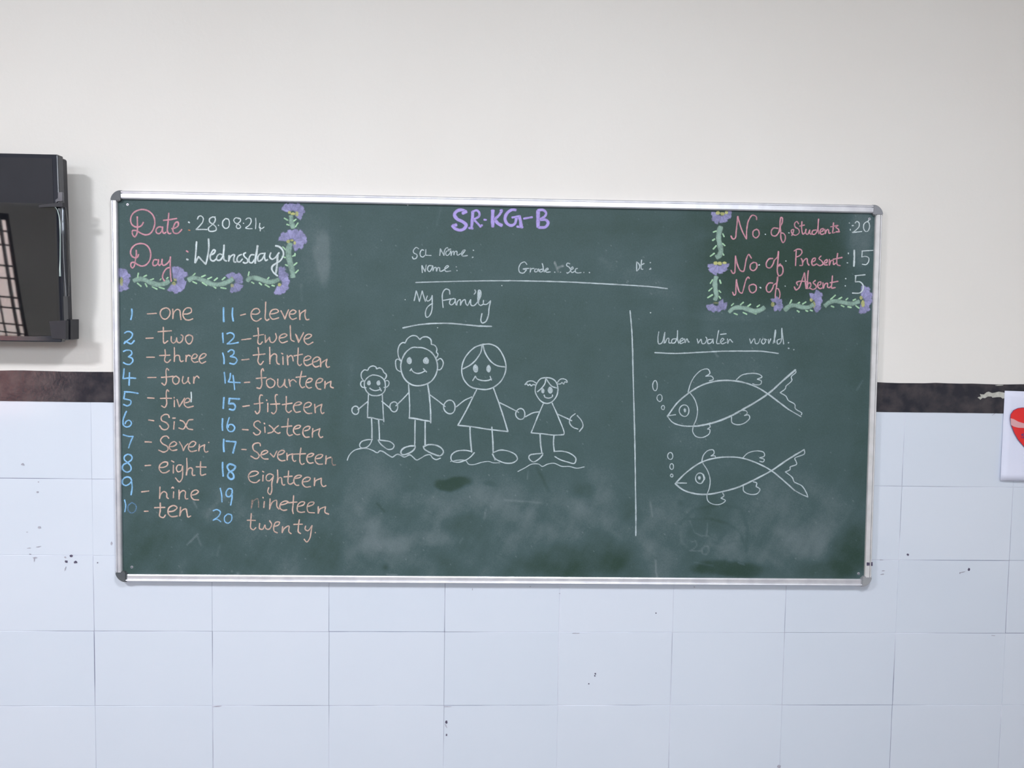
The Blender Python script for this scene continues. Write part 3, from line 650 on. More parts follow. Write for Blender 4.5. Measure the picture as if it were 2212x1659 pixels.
def vine(cr, w, s, ticks, label):
    v = stroke_mesh('chalk_vine', [(cr, w, s)], ['vine'], label)
    stroke_mesh('vine_leaf_strokes', [(cr, 3.6, ticks)], ['leaf'], 'pale green leaf dashes', v)
vine('A', 11, '375 1320 440 1295 520 1300 600 1340 700 1370 800 1355 860 1320', '440 1210 432 1275/515 1262 555 1240/600 1310 650 1290/425 1350 480 1395/535 1355 560 1400/630 1400 700 1435/725 1405 800 1430/740 1310 755 1290/830 1290 850 1270', 'first green chalk vine from the left')
vine('A', 11, '1130 1310 1190 1280 1270 1290 1370 1330 1480 1370 1600 1360 1700 1320 1740 1290', '1180 1260 1225 1215/1310 1265 1365 1240/1395 1295 1450 1268/1485 1315 1530 1280/1595 1305 1635 1270/1190 1330 1245 1355/1320 1340 1385 1385/1450 1375 1510 1420/1575 1412 1650 1425', 'green chalk vine below the weekday')
vine('B', 10.5, '345 1320 375 1285 430 1275 520 1295 620 1330 700 1330 780 1300', '372 1195 358 1250/405 1335 438 1355/510 1345 545 1375/590 1370 650 1405/685 1380 720 1390/620 1300 645 1270', 'green chalk vine under the end of the weekday')
vine('B', 12.5, '940 800 915 880 915 970 940 1080 965 1180 975 1270', '835 850 880 895/970 980 1010 955/1005 940 1000 975/825 980 870 1000/870 1095 905 1110/980 1110 1030 1070/1010 1210 1050 1170', 'upright green chalk vine right of the weekday')
vine('B', 11, '950 420 955 500 980 590', '855 455 905 485/890 540 925 552/1020 470 985 495/1045 520 1010 575', 'short green chalk vine between two flowers')
vine('M', 11.5, '350 365 330 430 320 520 340 620 350 690 330 750 290 775', '250 440 290 425/375 460 395 500/240 550 270 530/250 665 290 620/370 590 405 620/210 760 265 720/365 710 390 745', 'upper upright green chalk vine of the student count border')
vine('M', 10.5, '290 1030 270 1100 280 1200 290 1290 270 1340', '210 1120 240 1070/335 1075 350 1120/190 1220 235 1180/325 1215 350 1240/175 1310 240 1270/325 1290 345 1320', 'lower upright green chalk vine of the student count border')
vine('M', 10, '460 1500 520 1450 600 1440 700 1460 800 1490 880 1470 930 1440', '490 1415 520 1385/610 1405 650 1370/700 1430 745 1395/830 1430 865 1405/525 1515 570 1535/645 1505 695 1530/780 1510 820 1525', 'first lying green chalk vine of the student count border')
vine('N', 10, '90 1475 160 1420 250 1415 340 1440 420 1430 470 1400', '155 1400 185 1340/255 1400 290 1370/330 1395 375 1365/255 1480 285 1500/370 1480 400 1490/430 1475 460 1485', 'middle lying green chalk vine of the student count border')
vine('N', 10, '625 1420 690 1370 780 1355 880 1375 980 1390 1080 1360', '700 1335 765 1275/800 1335 850 1305/905 1340 930 1315/1000 1345 1035 1330/710 1420 745 1435/840 1410 880 1430/930 1430 975 1440/1035 1415 1080 1450', 'last lying green chalk vine of the student count border')

def words(label, items, mats, name='chalk_lettering', gap=7.5):
    """one object per word or drawing: strokes closer than `gap` pixels belong together; labels 'a|b|c' go left to right"""
    st = []
    for it in items:
        for sub in it[2].split('/'):
            if not sub.split(): continue
            P = np.vstack([q for q, _ in parse(sub, it[0])]); h = it[1]/2
            st.append([P[:, 0].min()-h, P[:, 0].max()+h, P[:, 1].min()-h, P[:, 1].max()+h, (it[0], it[1], sub)+tuple(it[3:])])
    n = len(st); grp = list(range(n))
    def find(a):
        while grp[a] != a: a = grp[a]
        return a
    for a in range(n):
        for b in range(a):
            A, B = st[a], st[b]
            if max(A[0], B[0])-min(A[1], B[1]) < gap and max(A[2], B[2])-min(A[3], B[3]) < gap*1.6: grp[find(a)] = find(b)
    gs = {}
    for a in range(n): gs.setdefault(find(a), []).append(st[a])
    gl = sorted(gs.values(), key=lambda g: min(q[0] for q in g)); lb = label.split('|')
    print('WORDS', lb, len(gl)) if len(lb) != len(gl) else None
    for k, g in enumerate(gl):
        stroke_mesh(name, [q[4] for q in g], mats, lb[k] if len(lb) == len(gl) else (lb[0] if k == 0 and len(lb) == 1 else lb[min(k, len(lb)-1)]))
# ---- date block
words('pink chalk word Date', [('A', 3.6, '425 435 428 520 428 600 415 680 390 712 362 680 358 630 390 622 430 635 480 665 540 685 600 668 645 610 668 520 650 430 600 370 530 340 460 340 390 370 345 425 335 490 355 545 400 575 450 575 490 550 510 512/770 580 725 575 685 610 690 655 725 668 765 630 775 575 ! 772 630 790 665 820 650/860 385 855 470 845 560 840 630 860 668 890 665/785 485 880 475 970 460/900 600 950 590 990 555 985 510 955 515 930 560 915 620 935 660 980 665 1015 640 1040 610')], ['rosechalk'])
words('white and orange chalk colon|white chalk date 28.08.24', [('A', 3, '1130 508 1145 518/1255 470 1270 435 1305 425 1335 455 1325 510 1285 560 1235 612 ! 1320 610 1385 612/1500 440 1460 440 1420 470 1425 510 1470 540 1510 580 1510 620 1460 638 1415 630 1405 595 1440 560 1490 510 1500 460 1480 438/1540 548 1548 560/1640 460 1605 500 1605 560 1640 595 1680 580 1695 520 1680 470 1640 460'),
  ('B', 2.6, '235 465 190 450 160 480 180 520 235 545 255 580 220 600 195 575 215 530 248 500 250 465 215 450/292 522 298 528/325 475 350 455 390 460 400 500 375 550 325 590 360 600 415 600/462 455 465 520 460 603/520 525 515 590 545 600 578 578/527 580 525 632'), ('A', 2.6, '1130 618 1152 624', 1)], ['white', 'orange'], gap=10.5)
words('pink chalk word Day|pink chalk upper dot', [('A', 3.6, '412 895 412 960 400 1040 385 1110 360 1142 338 1115 345 1070 385 1065 430 1095 490 1115 550 1095 600 1030 612 950 590 870 540 820 470 805 395 825 345 880 335 940 360 985 400 1000 430 990 445 955/700 1030 660 1030 640 1075 650 1108 690 1100 715 1060 718 1025 ! 715 1080 730 1108 760 1080/770 1020 765 1070 785 1105 825 1090 870 1040 882 990 ! 880 1100 882 1200 890 1290 895 1325/880 1132 830 1150 790 1205 775 1270 800 1320/1100 905 1125 920')], ['rosechalk'])
words('white chalk lower dot|white chalk word Wednesday', [('A', 4, '1242 780 1235 880 1228 980 1222 1070 ! 1270 985 ! 1320 1040 1370 1090 ! 1395 980 1410 860 1408 740/1440 960 1480 940 1500 900 1480 890 1450 925 1430 980 1440 1030 1475 1045 1520 1010/1600 960 1555 950 1520 990 1525 1030 1560 1035 1600 990 1615 920 1622 825 ! 1612 960 1625 1030 1655 1045/1105 1020 1125 1028'),
  ('B', 3.8, '95 970 90 1050 ! 110 990 150 960 170 960 160 1010 165 1055 190 1060/265 955 225 975 203 1020 215 1055 245 1055 280 1018/325 930 295 950 310 990 345 1020 350 1060 315 1075 290 1062/440 960 400 960 370 1010 375 1060 410 1070 450 1020/570 940 520 950 490 1000 500 1045 540 1030 575 980 590 935 ! 585 990 600 1040 625 1025/670 930 655 985 685 1020 730 1000 785 930'),
  ('B', 5, '488 835 475 930 460 1010 455 1075/765 960 758 1080 745 1180 738 1212'), ('B', 4.2, '735 835 790 850 835 900 845 960 800 1040 740 1080 690 1120 685 1160 710 1205 762 1250')], ['white'])
# ---- number words
NUM = [
 ('1 one', 'C', '310 188 312 270 295 348', '540 262 680 255/815 172 755 200 735 260 770 330 820 340 870 290 880 220 850 180 815 172/920 190 925 260 922 335 ! 940 240 990 195 1025 210 1035 280 1045 350/1090 265 1150 262 1200 230 1190 180 1130 175 1085 220 1075 290 1110 345 1165 355 1222 335'),
 ('2 two', 'C', '200 550 240 528 295 535 320 570 300 620 240 665 195 705 ! 215 675 250 690 300 710 350 660', '520 628 632 622/782 462 782 560 782 640 795 700 850 665/698 530 800 522 905 515/900 600 900 670 930 700 970 670 980 620 985 670 1020 695 1065 660 1070 590 1045 575/1165 575 1120 600 1120 670 1165 712 1210 670 1215 600 1165 575'),
 ('3 three', 'C', '185 825 230 805 300 815 310 860 260 905 ! 315 925 325 970 280 1015 220 1010 185 990', '530 910 650 910/805 795 812 880 800 960 840 990 890 945/722 885 880 878/945 765 948 870 945 975 ! 955 900 985 880 1020 890 1030 950 1045 975 1080 965/1120 880 1118 975 ! 1125 910 1155 880 1185 895/1215 930 1265 920 1285 880 1250 862 1210 900 1205 950 1240 985 1300 975/1330 935 1390 910 1420 870 1380 855 1335 890 1315 950 1350 1000 1415 975'),
 ('4 four', 'C', '195 1080 190 1150 180 1230 ! 270 1220 370 1225/275 1140 272 1240 268 1330', '545 1213 675 1210/862 1105 835 1075 820 1110 825 1200 825 1280 800 1325 758 1295/750 1210 840 1205 930 1195/970 1190 925 1220 925 1280 965 1312 1005 1290 1015 1230 970 1190/1075 1195 1065 1270 1085 1305 1140 1270 1155 1210 ! 1155 1270 1180 1305/1235 1200 1235 1300 ! 1245 1230 1285 1190 1315 1220'),
 ('5 five', 'C', '205 1435 190 1530 ! 240 1540 295 1560 290 1610 240 1635 185 1615/195 1425 290 1430 405 1450', '545 1515 645 1522/862 1420 840 1395 825 1440 828 1530 830 1610 800 1658 755 1635/735 1525 905 1522/945 1550 945 1650/940 1508 946 1520/985 1540 1020 1650 ! 1100 1520/1110 1590 1165 1575 1180 1540 1140 1520 1100 1560 1095 1620 1140 1658 1230 1640'),
 ('6 Six', 'E', '230 195 205 250 180 340 185 400 230 430 280 415 305 370 270 330 225 350 210 385', '560 325 640 338/870 290 855 250 800 245 750 285 760 335 830 370 860 420 830 465 770 465 725 410/945 350 935 465/920 298 960 298/1030 330 1080 350 1120 410 1150 455 1220 470/1225 320 1160 330 1120 400 1080 460 1010 445'),
 ('7 Seven', 'E', '180 545 260 570 330 570 ! 290 660 262 745', '505 652 605 657/865 600 835 568 780 575 740 630 770 680 840 720 850 770 790 805 710 775/880 725 940 715 980 680 945 650 890 680 870 740 910 780 985 770/1020 650 1060 720 1080 785 ! 1110 720 1150 680/1165 730 1230 720 1265 670 1230 645 1175 680 1155 750 1190 795 1280 780/1320 690 1310 790 ! 1320 740 1400 695 ! 1390 760 1410 805 1450 795/1455 660'),
 ('8 eight', 'E', '300 850 250 838 200 870 200 920 250 965 295 1020 290 1080 235 1105 175 1060 180 1000 250 960 305 920 310 870 270 840', '505 1008 592 1002/730 1035 790 1030 840 1000 840 960 790 955 735 990 718 1050 760 1110 820 1112 872 1080/930 1000 930 1120/900 935 940 955/1050 1000 1000 1000 975 1050 1000 1100 1050 1080 1070 1010 ! 1070 1120 1060 1200 1020 1250 960 1190/1130 895 1135 1020 1125 1150 ! 1150 1060 1190 1040 1215 1060 1210 1120 1225 1155 1255 1150/1338 945 1335 1060 1345 1150 1415 1135/1270 1025 1420 1030'),
 ('9 nine', 'E', '310 1230 280 1185 220 1180 175 1220 175 1280 220 1305 275 1280 305 1240/305 1240 315 1330 300 1445', '455 1400 565 1385/730 1325 728 1420 725 1500 ! 745 1430 790 1395 830 1420 835 1480 860 1500/935 1395 930 1490/905 1343 922 1328 935 1345/1015 1370 1015 1510 ! 1030 1410 1080 1380 1110 1400 1105 1470 1120 1505 1150 1500/1200 1450 1270 1430 1305 1395 1270 1370 1210 1400 1195 1460 1230 1510 1310 1520'),
 ('11 eleven', 'D', '160 170 158 280 162 380/295 175 290 280 305 370', '410 285 490 265/580 265 660 265 700 230 670 185 610 195 570 260 590 340 650 372 725 330/790 85 785 220 785 340 810 360 840 340/865 265 930 255 980 225 950 195 880 210 850 280 890 340 985 320/1015 215 1050 280 1075 340 ! 1100 270 1130 200/1150 265 1210 262 1240 230 1200 205 1150 240 1145 300 1185 345 1250 325/1290 210 1300 350 ! 1310 260 1385 205 ! 1375 290 1400 350 1435 345'),
 ('12 twelve', 'D', '145 548 150 620 155 695/210 560 260 545 310 570 315 610 270 665 215 712 ! 300 705 380 690', '430 650 570 632/672 472 680 580 675 700 705 715 740 680/605 595 760 570/780 580 785 690 ! 845 610 ! 860 680 900 690 950 620 935 555/1000 625 1070 610 1105 580 1070 560 1005 590 990 650 1030 695 1115 670/1155 435 1160 560 1170 650 1215 675/1235 565 1280 690 ! 1355 540/1245 580 1288 675/1375 640 1440 620 1475 580 1430 565 1375 600 1365 670 1420 720 1495 685'),
 ('13 thirteen', 'D', '145 845 165 920 165 1010/225 830 270 800 315 820 305 870 260 900 ! 340 920 360 960 320 1010 250 1000', '430 950 540 940/675 765 685 870 675 980 710 1020 755 970/600 880 780 860/848 760 850 880 850 1010 ! 865 900 920 860 950 880 950 960 965 1005 995 1015/1045 900 1048 1020/1025 850 1045 862/1110 880 1120 1025 ! 1120 920 1165 885 1185 900 1200 965/1275 770 1270 900 1270 1010 1300 1035 1325 1010/1210 890 1340 865/1360 960 1420 950 1465 915 1430 890 1370 920 1360 990 1400 1035 1475 1010/1500 985 1560 965 1595 930 1560 905 1500 940 1490 1010 1530 1055 1590 1040/1605 930 1610 1055 ! 1620 1000 1705 940 ! 1690 1010 1710 1060 1745 1050'),
 ('14 fourteen', 'D', '170 1135 180 1220 185 1300/262 1150 255 1220 232 1280 ! 320 1285 410 1290/300 1180 315 1290 325 1395', '468 1288 552 1283/758 1115 745 1080 725 1110 725 1220 730 1320 705 1375 655 1365/645 1228 795 1215/860 1225 805 1255 810 1330 855 1365 910 1340 925 1270 860 1225/970 1235 970 1330 1000 1360 1060 1310 1075 1240 ! 1075 1330 1110 1365/1135 1240 1155 1345 ! 1150 1280 1200 1245 1245 1280/1328 1115 1305 1220 1300 1320 1335 1365 1370 1350/1240 1210 1390 1195/1400 1290 1460 1275 1485 1240 1440 1225 1400 1260 1390 1330 1430 1370 1475 1360/1545 1295 1605 1285 1640 1245 1600 1225 1550 1260 1540 1330 1570 1380 1615 1390/1675 1270 1670 1375 ! 1690 1310 1765 1270 ! 1760 1350 1800 1370'),
 ('15 fifteen', 'F', '165 -10 160 70 155 155/250 0 235 85 ! 310 85 335 130 310 175 245 165/240 5 400 12', '445 125 545 110/740 -40 715 -50 695 0 700 100 695 200 660 232 630 195/615 88 750 70/820 75 820 205/800 25 806 38/965 -50 940 -50 930 0 945 90 945 190 905 235 875 215/860 92 1000 85/1095 -25 1095 90 1095 180 1130 215 1175 185/1035 98 1185 75/1220 110 1290 100 1325 75 1280 55 1220 90 1205 150 1240 210 1310 200/1375 140 1440 125 1470 85 1430 62 1370 95 1360 170 1410 225 1480 225/1520 90 1530 220 ! 1530 150 1630 90 ! 1610 180 1635 232 1660 215'),
 ('16 Sixteen', 'F', '145 305 140 395 145 485/245 290 220 370 210 440 245 495 300 490 325 440 290 395 240 400 225 440', '440 468 528 475/710 365 680 340 625 360 615 410 670 460 710 500 685 540 640 548 605 515/775 430 780 515/765 372 775 385/840 405 885 440 930 500 975 525 1005 515/980 410 930 450 890 505 820 525/1125 305 1115 420 1110 520 1140 560 1190 545/1025 430 1180 415/1225 460 1290 445 1310 415 1270 405 1215 440 1205 500 1250 545 1300 540/1370 490 1430 470 1450 430 1410 420 1355 455 1345 530 1380 580 1440 580/1490 455 1485 585 ! 1490 510 1600 455 ! 1580 540 1610 590 1640 575'),
 ('17 Seventeen', 'F', '162 615 158 710 165 800/195 640 345 655 ! 320 740 300 822', '430 765 498 770/710 715 700 675 650 670 600 700 605 770 670 820 690 870 650 905 565 865/700 850 770 835 820 800 790 780 730 810 720 870 760 905 825 910/855 825 910 880 ! 955 790/975 850 1040 830 1070 795 1030 778 975 820 970 890 1020 935 1080 930/1105 820 1110 925 ! 1120 860 1190 830 ! 1190 910 1215 945 1240 935/1315 745 1300 850 1305 960 1330 990 1365 975/1195 838 1385 830/1410 880 1470 870 1505 835 1465 825 1410 860 1405 930 1440 970 1500 965/1545 905 1610 890 1640 850 1600 840 1540 870 1530 940 1575 985 1640 985/1690 860 1685 985 ! 1700 910 1760 882 ~1760 882 1780 900 1778 960 1800 1000 1835 995'),
 ('18 eighteen', 'F', '145 960 145 1060 155 1165/300 995 250 985 215 1020 240 1080 300 1130 310 1190 270 1210 225 1170 240 1110 310 1070 335 1020 290 990', '550 1175 640 1150 680 1115 640 1090 570 1105 530 1165 560 1240 640 1262 700 1220/750 1150 745 1240/740 1090 762 1105/900 1150 850 1130 800 1160 800 1220 840 1235 890 1190 905 1160 ! 880 1270 880 1380 855 1440 820 1400 835 1335/965 1070 970 1170 960 1265 ! 990 1190 1020 1190 1035 1280 1060 1300 1075 1290/1130 1085 1125 1180 1125 1270 1155 1285 1205 1260/1060 1175 1185 1165/1230 1200 1300 1185 1325 1160 1280 1150 1225 1180 1210 1250 1245 1300 1285 1300/1350 1250 1430 1235 1455 1195 1410 1180 1350 1215 1340 1280 1385 1325 1460 1320/1520 1190 1515 1310 ! 1530 1240 1620 1195 ! 1620 1280 1650 1320 1690 1305'),
]
WIDE = {'11', '15', '18', '17'}
for lab, cr, dg, wd in NUM:
    k = lab.split()
    words('blue chalk number %s' % k[0], [(cr, 4.4 if k[0] in WIDE else 3.6, dg)], ['blue'], 'chalk_number', 30)
    a, _, f = wd.partition('~')
    if k[0] != '18':
        d_, _, a = a.partition('/'); words('peach chalk dash before %s' % k[1], [(cr, 3.1, d_)], ['peach'], 'chalk_dash')
    words('peach chalk word %s' % k[1], [(cr, 3.1, a)]+([(cr, 2.8, f, 1)] if f else []), ['peach', 'peach_faint'], gap=30)
words('rubbed blue chalk number 10', [('G', 3.2, '130 175 140 230 132 290'), ('G', 2.8, '200 200 165 230 165 280 200 302 235 275 238 230 200 200', 1)], ['blue', 'blue_faint'], 'chalk_number')
words('peach chalk dash before ten', [('G', 3.3, '318 285 355 284')], ['peach'], 'chalk_dash')
words('peach chalk word ten', [('G', 3.3, '470 205 470 280 465 330 500 345 520 320/415 250 515 248/545 290 600 280 630 250 600 230 555 250 545 300 575 335 635 330/665 245 655 330 ! 675 280 715 262 725 300 735 340 762 330')], ['peach'])
words('blue chalk number 19', [('F', 3.4, '110 1345 130 1440 135 1550/285 1360 240 1350 200 1400 205 1460 250 1470 285 1420 290 1370/285 1380 285 1480 265 1600')], ['blue'], 'chalk_number')
words('peach chalk word nineteen, its first letter rubbed', [('G', 3.0, '1350 175 1340 255 ! 1360 190 1400 165 1410 200 1410 250', 1), ('G', 3.1, '1465 190 1460 250/1450 150 1455 158/1520 165 1515 265 ! 1540 200 1580 180 1585 240 1605 265/1620 225 1670 212 1692 195 1660 187 1622 210 1615 255 1645 275 1680 270/1745 135 1740 210 1735 280 1742 308/1695 203 1778 196/1785 240 1840 222 1850 198 1815 196 1785 225 1782 280 1810 295 1850 290/1980 240 1980 305 ! 1995 265 2050 240 ! 2045 295 2080 312'), ('G', 3.0, '1878 240 1930 220 1940 200 1900 200 1875 235 1885 290 1945 300')], ['peach', 'peach_faint'])
words('rubbed blue chalk number 20', [('G', 3.0, '975 280 1010 268 1045 290 1030 330 975 370 ! 1010 360 1050 385/1115 310 1085 340 1090 385 1120 398 1150 370 1150 320 1115 310')], ['blue'], 'chalk_number')
words('peach chalk word twenty', [('G', 3.1, '1340 305 1335 390 1335 445 1360 462 1385 440/1300 370 1380 372/1420 400 1420 450 1450 455 1470 415 1480 450 1510 455 1535 410 1515 375/1560 430 1600 415 1610 390 1575 390 1555 430 1560 475 1590 490/1640 430 1635 490 ! 1655 450 1700 425 1700 480 1722 500/1800 365 1790 430 1790 480 1812 498/1745 410 1830 408'), ('G', 2.8, '1860 425 1855 455 1880 470 1915 430/1920 420 1910 490 1900 540 1870 578 1845 550/1950 488')], ['peach', 'peach_faint'])
words('short white chalk slash at the word five', [('C', 3, '1195 1430 1200 1500 1195 1580')], ['white'], 'chalk_mark')
words('small orange chalk ring on the bottom rail', [('G', 2.2, '1585 922 1588 945 1610 946 1614 922 1590 920')], ['orange'], 'chalk_mark')
# ---- title
words('violet chalk class title SR.KG-B', [('H', 7.2, '940 235 900 218 830 232 792 285 830 345 910 385 955 430 930 480 870 502 800 480 760 440'), ('H', 7.8, '905 268 960 238/770 440 822 428'),
  ('H', 6.7, '1050 240 1045 330 1038 400 1030 475'), ('H', 5.5, '1050 240 1105 225 1140 258 1135 310 1062 350 ! 1115 405 1160 455/1150 452 1180 432'), ('H', 6.0, '995 472 1050 478'), ('H', 4.3, '1208 356 1238 358'),
  ('H', 8.4, '1330 222 1328 330 1330 455'), ('H', 6.2, '1458 228 1420 290 1352 352'), ('H', 7.9, '1356 352 1400 405 1460 438'), ('H', 4.8, '1436 224 1464 222'),
  ('H', 6.7, '1655 220 1600 217 1532 262 1503 340 1530 408 1590 437 1640 410 1662 335'), ('H', 4.8, '1600 325 1700 306'), ('H', 7.8, '1700 305 1718 370 1728 455'), ('H', 5.5, '1672 452 1748 460'), ('H', 5.0, '1765 340 1885 320'),
  ('H', 8.2, '1966 228 1966 340 1966 460'), ('H', 5.8, '1966 222 2040 222 2080 262 2060 312 1990 350'), ('H', 6.5, '1990 352 2080 362 2108 400 2070 458 1975 465')], ['purple'], 'chalk_title', 14)
# ---- worksheet heading
words('white chalk letters SCL|white chalk word Name after SCL', [('H', 2.6, '290 765 255 745 215 790 220 820 265 850 255 895 215 905 200 875/360 785 335 780 310 820 320 870 350 880 375 860/390 775 385 855 ! 465 860/595 765 585 860/595 765 620 815 645 860 ! 650 800 675 755 700 750/720 790 680 800 670 840 690 860 725 830 740 790 ! 745 860 ! 760 810 780 800 785 850 ! 800 805 825 800 830 850 850 855/850 850 900 820 945 785 920 782 890 830 905 865 975 860/700 775 740 768/900 845 935 800'), ('H', 3.2, '1055 785 1062 788/1040 888 1055 882')], ['white_soft'])
words('lower white chalk word Name', [('H', 2.6, '335 1000 340 1100/335 1000 380 1085 ! 395 990/470 1000 430 1005 415 1060 440 1085 475 1040 485 1000 490 1075 ! 510 1030 530 1025 540 1080 ! 560 1030 580 1030 590 1080 620 1075 650 1055 ! 710 1010 690 1000 655 1040 670 1080 740 1075/815 1018/825 1070')], ['white_soft'], gap=14)
words('white chalk word Grade|white chalk word Sec', [('H', 2.6, '1810 985 1780 950 1725 970 1695 1040 1710 1095 1760 1105 1805 1060 ! 1755 1048 1840 1040/1860 1035 1855 1095 ! 1875 1045 1910 1040/1960 1050 1925 1050 1920 1085 1950 1085 1975 1045 1980 1085/2030 1050 1995 1060 1995 1090 2030 1080 2040 1020 2025 970 ! 2045 1060 2055 1090/2060 1075 2110 1050 2100 1035 2070 1060 2080 1090 2140 1090'),
  ('I', 2.6, '805 430 775 420 760 450 800 480 812 520 770 555 765 545/815 512 850 490 840 470 815 500 830 545 870 530/905 490 880 500 880 540 910 550 955 545/988 543/1060 545 1068 548/600 540 608 542/680 540'), ('I', 6, '602 405 625 470 650 540/715 455 655 480 640 500', 1)], ['white_soft', 'white_faint'])
words('white chalk letters Dt', [('I', 2.8, '1690 405 1690 525/1690 405 1720 430 1730 480 1695 525/1757 378 1752 440 1755 500 1775 500/1740 450 1790 425/1870 412/1860 505 1880 488/1865 500 1880 500')], ['white_soft'], gap=16)
words('long white chalk line under the heading', [('H', 2.8, '245 1238 500 1230 700 1225 1000 1218 1200 1215 1560 1213'), ('I', 3.0, '0 653 400 660 800 672 1200 692 1600 715 1900 735 2100 760')], ['white_soft'], 'chalk_line')
words('white chalk word My|white chalk word Family', [('J', 2.8, '950 305 965 240 978 175 ! 1000 240 1020 315 ! 1040 240 1058 175 ! 1075 240 1100 315/1125 240 1110 290 1130 310 1165 290 1190 235 ! 1190 340 1185 430 1150 510 1115 525 1100 480 1120 400 1160 360 1195 340/1425 220 1415 165 1370 150 1330 200 1325 290 1335 395/1335 300 1400 290 1440 280/1480 275 1435 290 1420 340 1445 360 1490 320 1495 280 ! 1505 360/1515 365 1530 310 1560 290 1565 365 ! 1590 310 1625 290 1638 345 1660 370 ! 1700 290 ! 1705 360 1740 370 1800 310 1835 230 1828 170 1808 165 1797 250 1802 340 1830 368 1868 350/1755 160 1766 190 1745 220/1870 300 1872 350 1910 352 1965 305'), ('J', 4.2, '1820 185 1808 270 1800 330'), ('J', 3.2, '1965 305 1945 400 1935 500 1900 580 1855 600 1835 570 1850 475')], ['white_soft'])
words('white chalk underline below My Family', [('J', 3.4, '800 665 1000 625 1200 607 1400 605 1600 620 1800 640 1980 645')], ['white_soft'], 'chalk_line')
words('tall white chalk line left of the fish', [('P', 3.2, '1361 671 1365 720 1368 830 1371 950 1373 1080 1373.5 1130 1373.2 1157')], ['white_soft'], 'chalk_line')
words('small white chalk dot', [('I', 3, '1873 1077'), ('H', 2.6, '1455 1280/133 150'), ('J', 2.4, '1258 662/828 290')], ['white'], 'chalk_mark')
# ---- family drawing
FW = 2.9
words('white chalk boy with curly hair', [('K', FW, '295 405 260 350 262 290 300 250 345 258 ! 370 215 420 195 460 210 470 235 ! 510 222 550 245 570 285 ! 600 310 600 350 575 385/410 318 350 350 305 410 303 480 335 550 390 595 460 605 530 590 580 540 590 460 575 390 530 345 460 322 410 318/300 405 265 405 250 450 270 485 325 495/580 410 615 395 640 415 635 460 600 490 570 490/e 365 430 20 28/e 497 430 22 28/375 500 400 520 450 535 515 520/510 490 535 540/358 585 352 690 345 800 345 908 ! 400 908 470 925 575 942/548 585 553 690 560 820 568 965/350 685 285 735 210 800/o 178 805 48 58/540 680 600 730 665 785'), ('K', 3.5, '400 915 405 1050 405 1190/497 940 505 1080 510 1210'), ('K', FW, '405 1210 340 1212 260 1240 235 1290 260 1325 330 1315 380 1270 410 1200/490 1215 570 1222 660 1240 710 1290 690 1335 630 1345 560 1300 510 1250 490 1215')], ['white_soft'], 'chalk_figure')
words('white chalk father with curly hair', [('J', FW, '785 1120 745 1050 735 960 760 890 800 860 830 865 ! 860 810 920 770 980 775 1025 820 ! 1060 790 1120 785 1170 820 1180 885 ! 1220 895 1250 940 1245 990 ! 1265 1010 1260 1040 1240 1065/785 1120 740 1080 710 1090 705 1160 725 1220 780 1250/1250 1100 1300 1072 1335 1120 1325 1180 1295 1220 1255 1222/e 888 1103 30 42/e 1110 1103 36 40/910 1210 935 1245 990 1270 1050 1260 1095 1235/895 1235 915 1205/1072 1205 1115 1252'), ('J', 3.3, '1000 925 930 925 850 980 795 1070 772 1170 785 1260 830 1350 900 1410 980 1432 1100 1415 1180 1370 1240 1280 1260 1180 1240 1080 1190 1000 1120 950 1050 928 1000 925'),
  ('K', FW, '910 450 918 600 925 760 920 920/1200 590 1310 670 1415 755/910 565 840 640 735 745/o 708 757 55 70/o 1475 760 80 95/1000 940 998 1100 995 1300'), ('K', 3.6, '915 910 1000 920 1100 940 1220 960/1170 435 1190 560 1205 700 1215 860 1215 980/1138 960 1138 1150 1138 1290/1000 1295 920 1300 840 1330 803 1380 820 1415 880 1410 960 1370 1000 1320 998 1290/1115 1310 1180 1280 1280 1285 1360 1325 1390 1380 1350 1430 1270 1415 1180 1375 1120 1330 1115 1300')], ['white_soft'], 'chalk_figure')
words('white chalk mother in a triangular dress', [('L', 3.2, '530 125 440 160 350 250 305 350 300 450 330 530 400 600 480 622 580 628 660 600 740 530 785 440 792 350 760 250 700 160 620 122 530 125/525 130 515 200 470 280 400 350 310 400/535 135 560 220 620 310 690 360 785 378/470 620 420 720 350 860 255 1030 ! 400 1045 600 1075 815 1100 ! 760 920 710 770 650 605'), ('L', FW, 'e 455 395 25 42/e 600 398 20 38/450 480 470 510 540 530 600 525 630 510/450 480 420 530/615 480 630 525/710 770 820 825 935 885/o 955 903 52 62/410 712 330 750 235 825'), ('L', 3.6, '390 1045 395 1180 410 1330/635 1050 645 1200 650 1340'), ('L', FW, '415 1325 330 1310 230 1325 180 1370 185 1425 250 1445 340 1420 400 1380 440 1335/650 1335 730 1308 820 1320 900 1360 920 1410 880 1445 800 1455 720 1430 670 1400 640 1350/650 1360 672 1420')], ['white_soft'], 'chalk_figure')
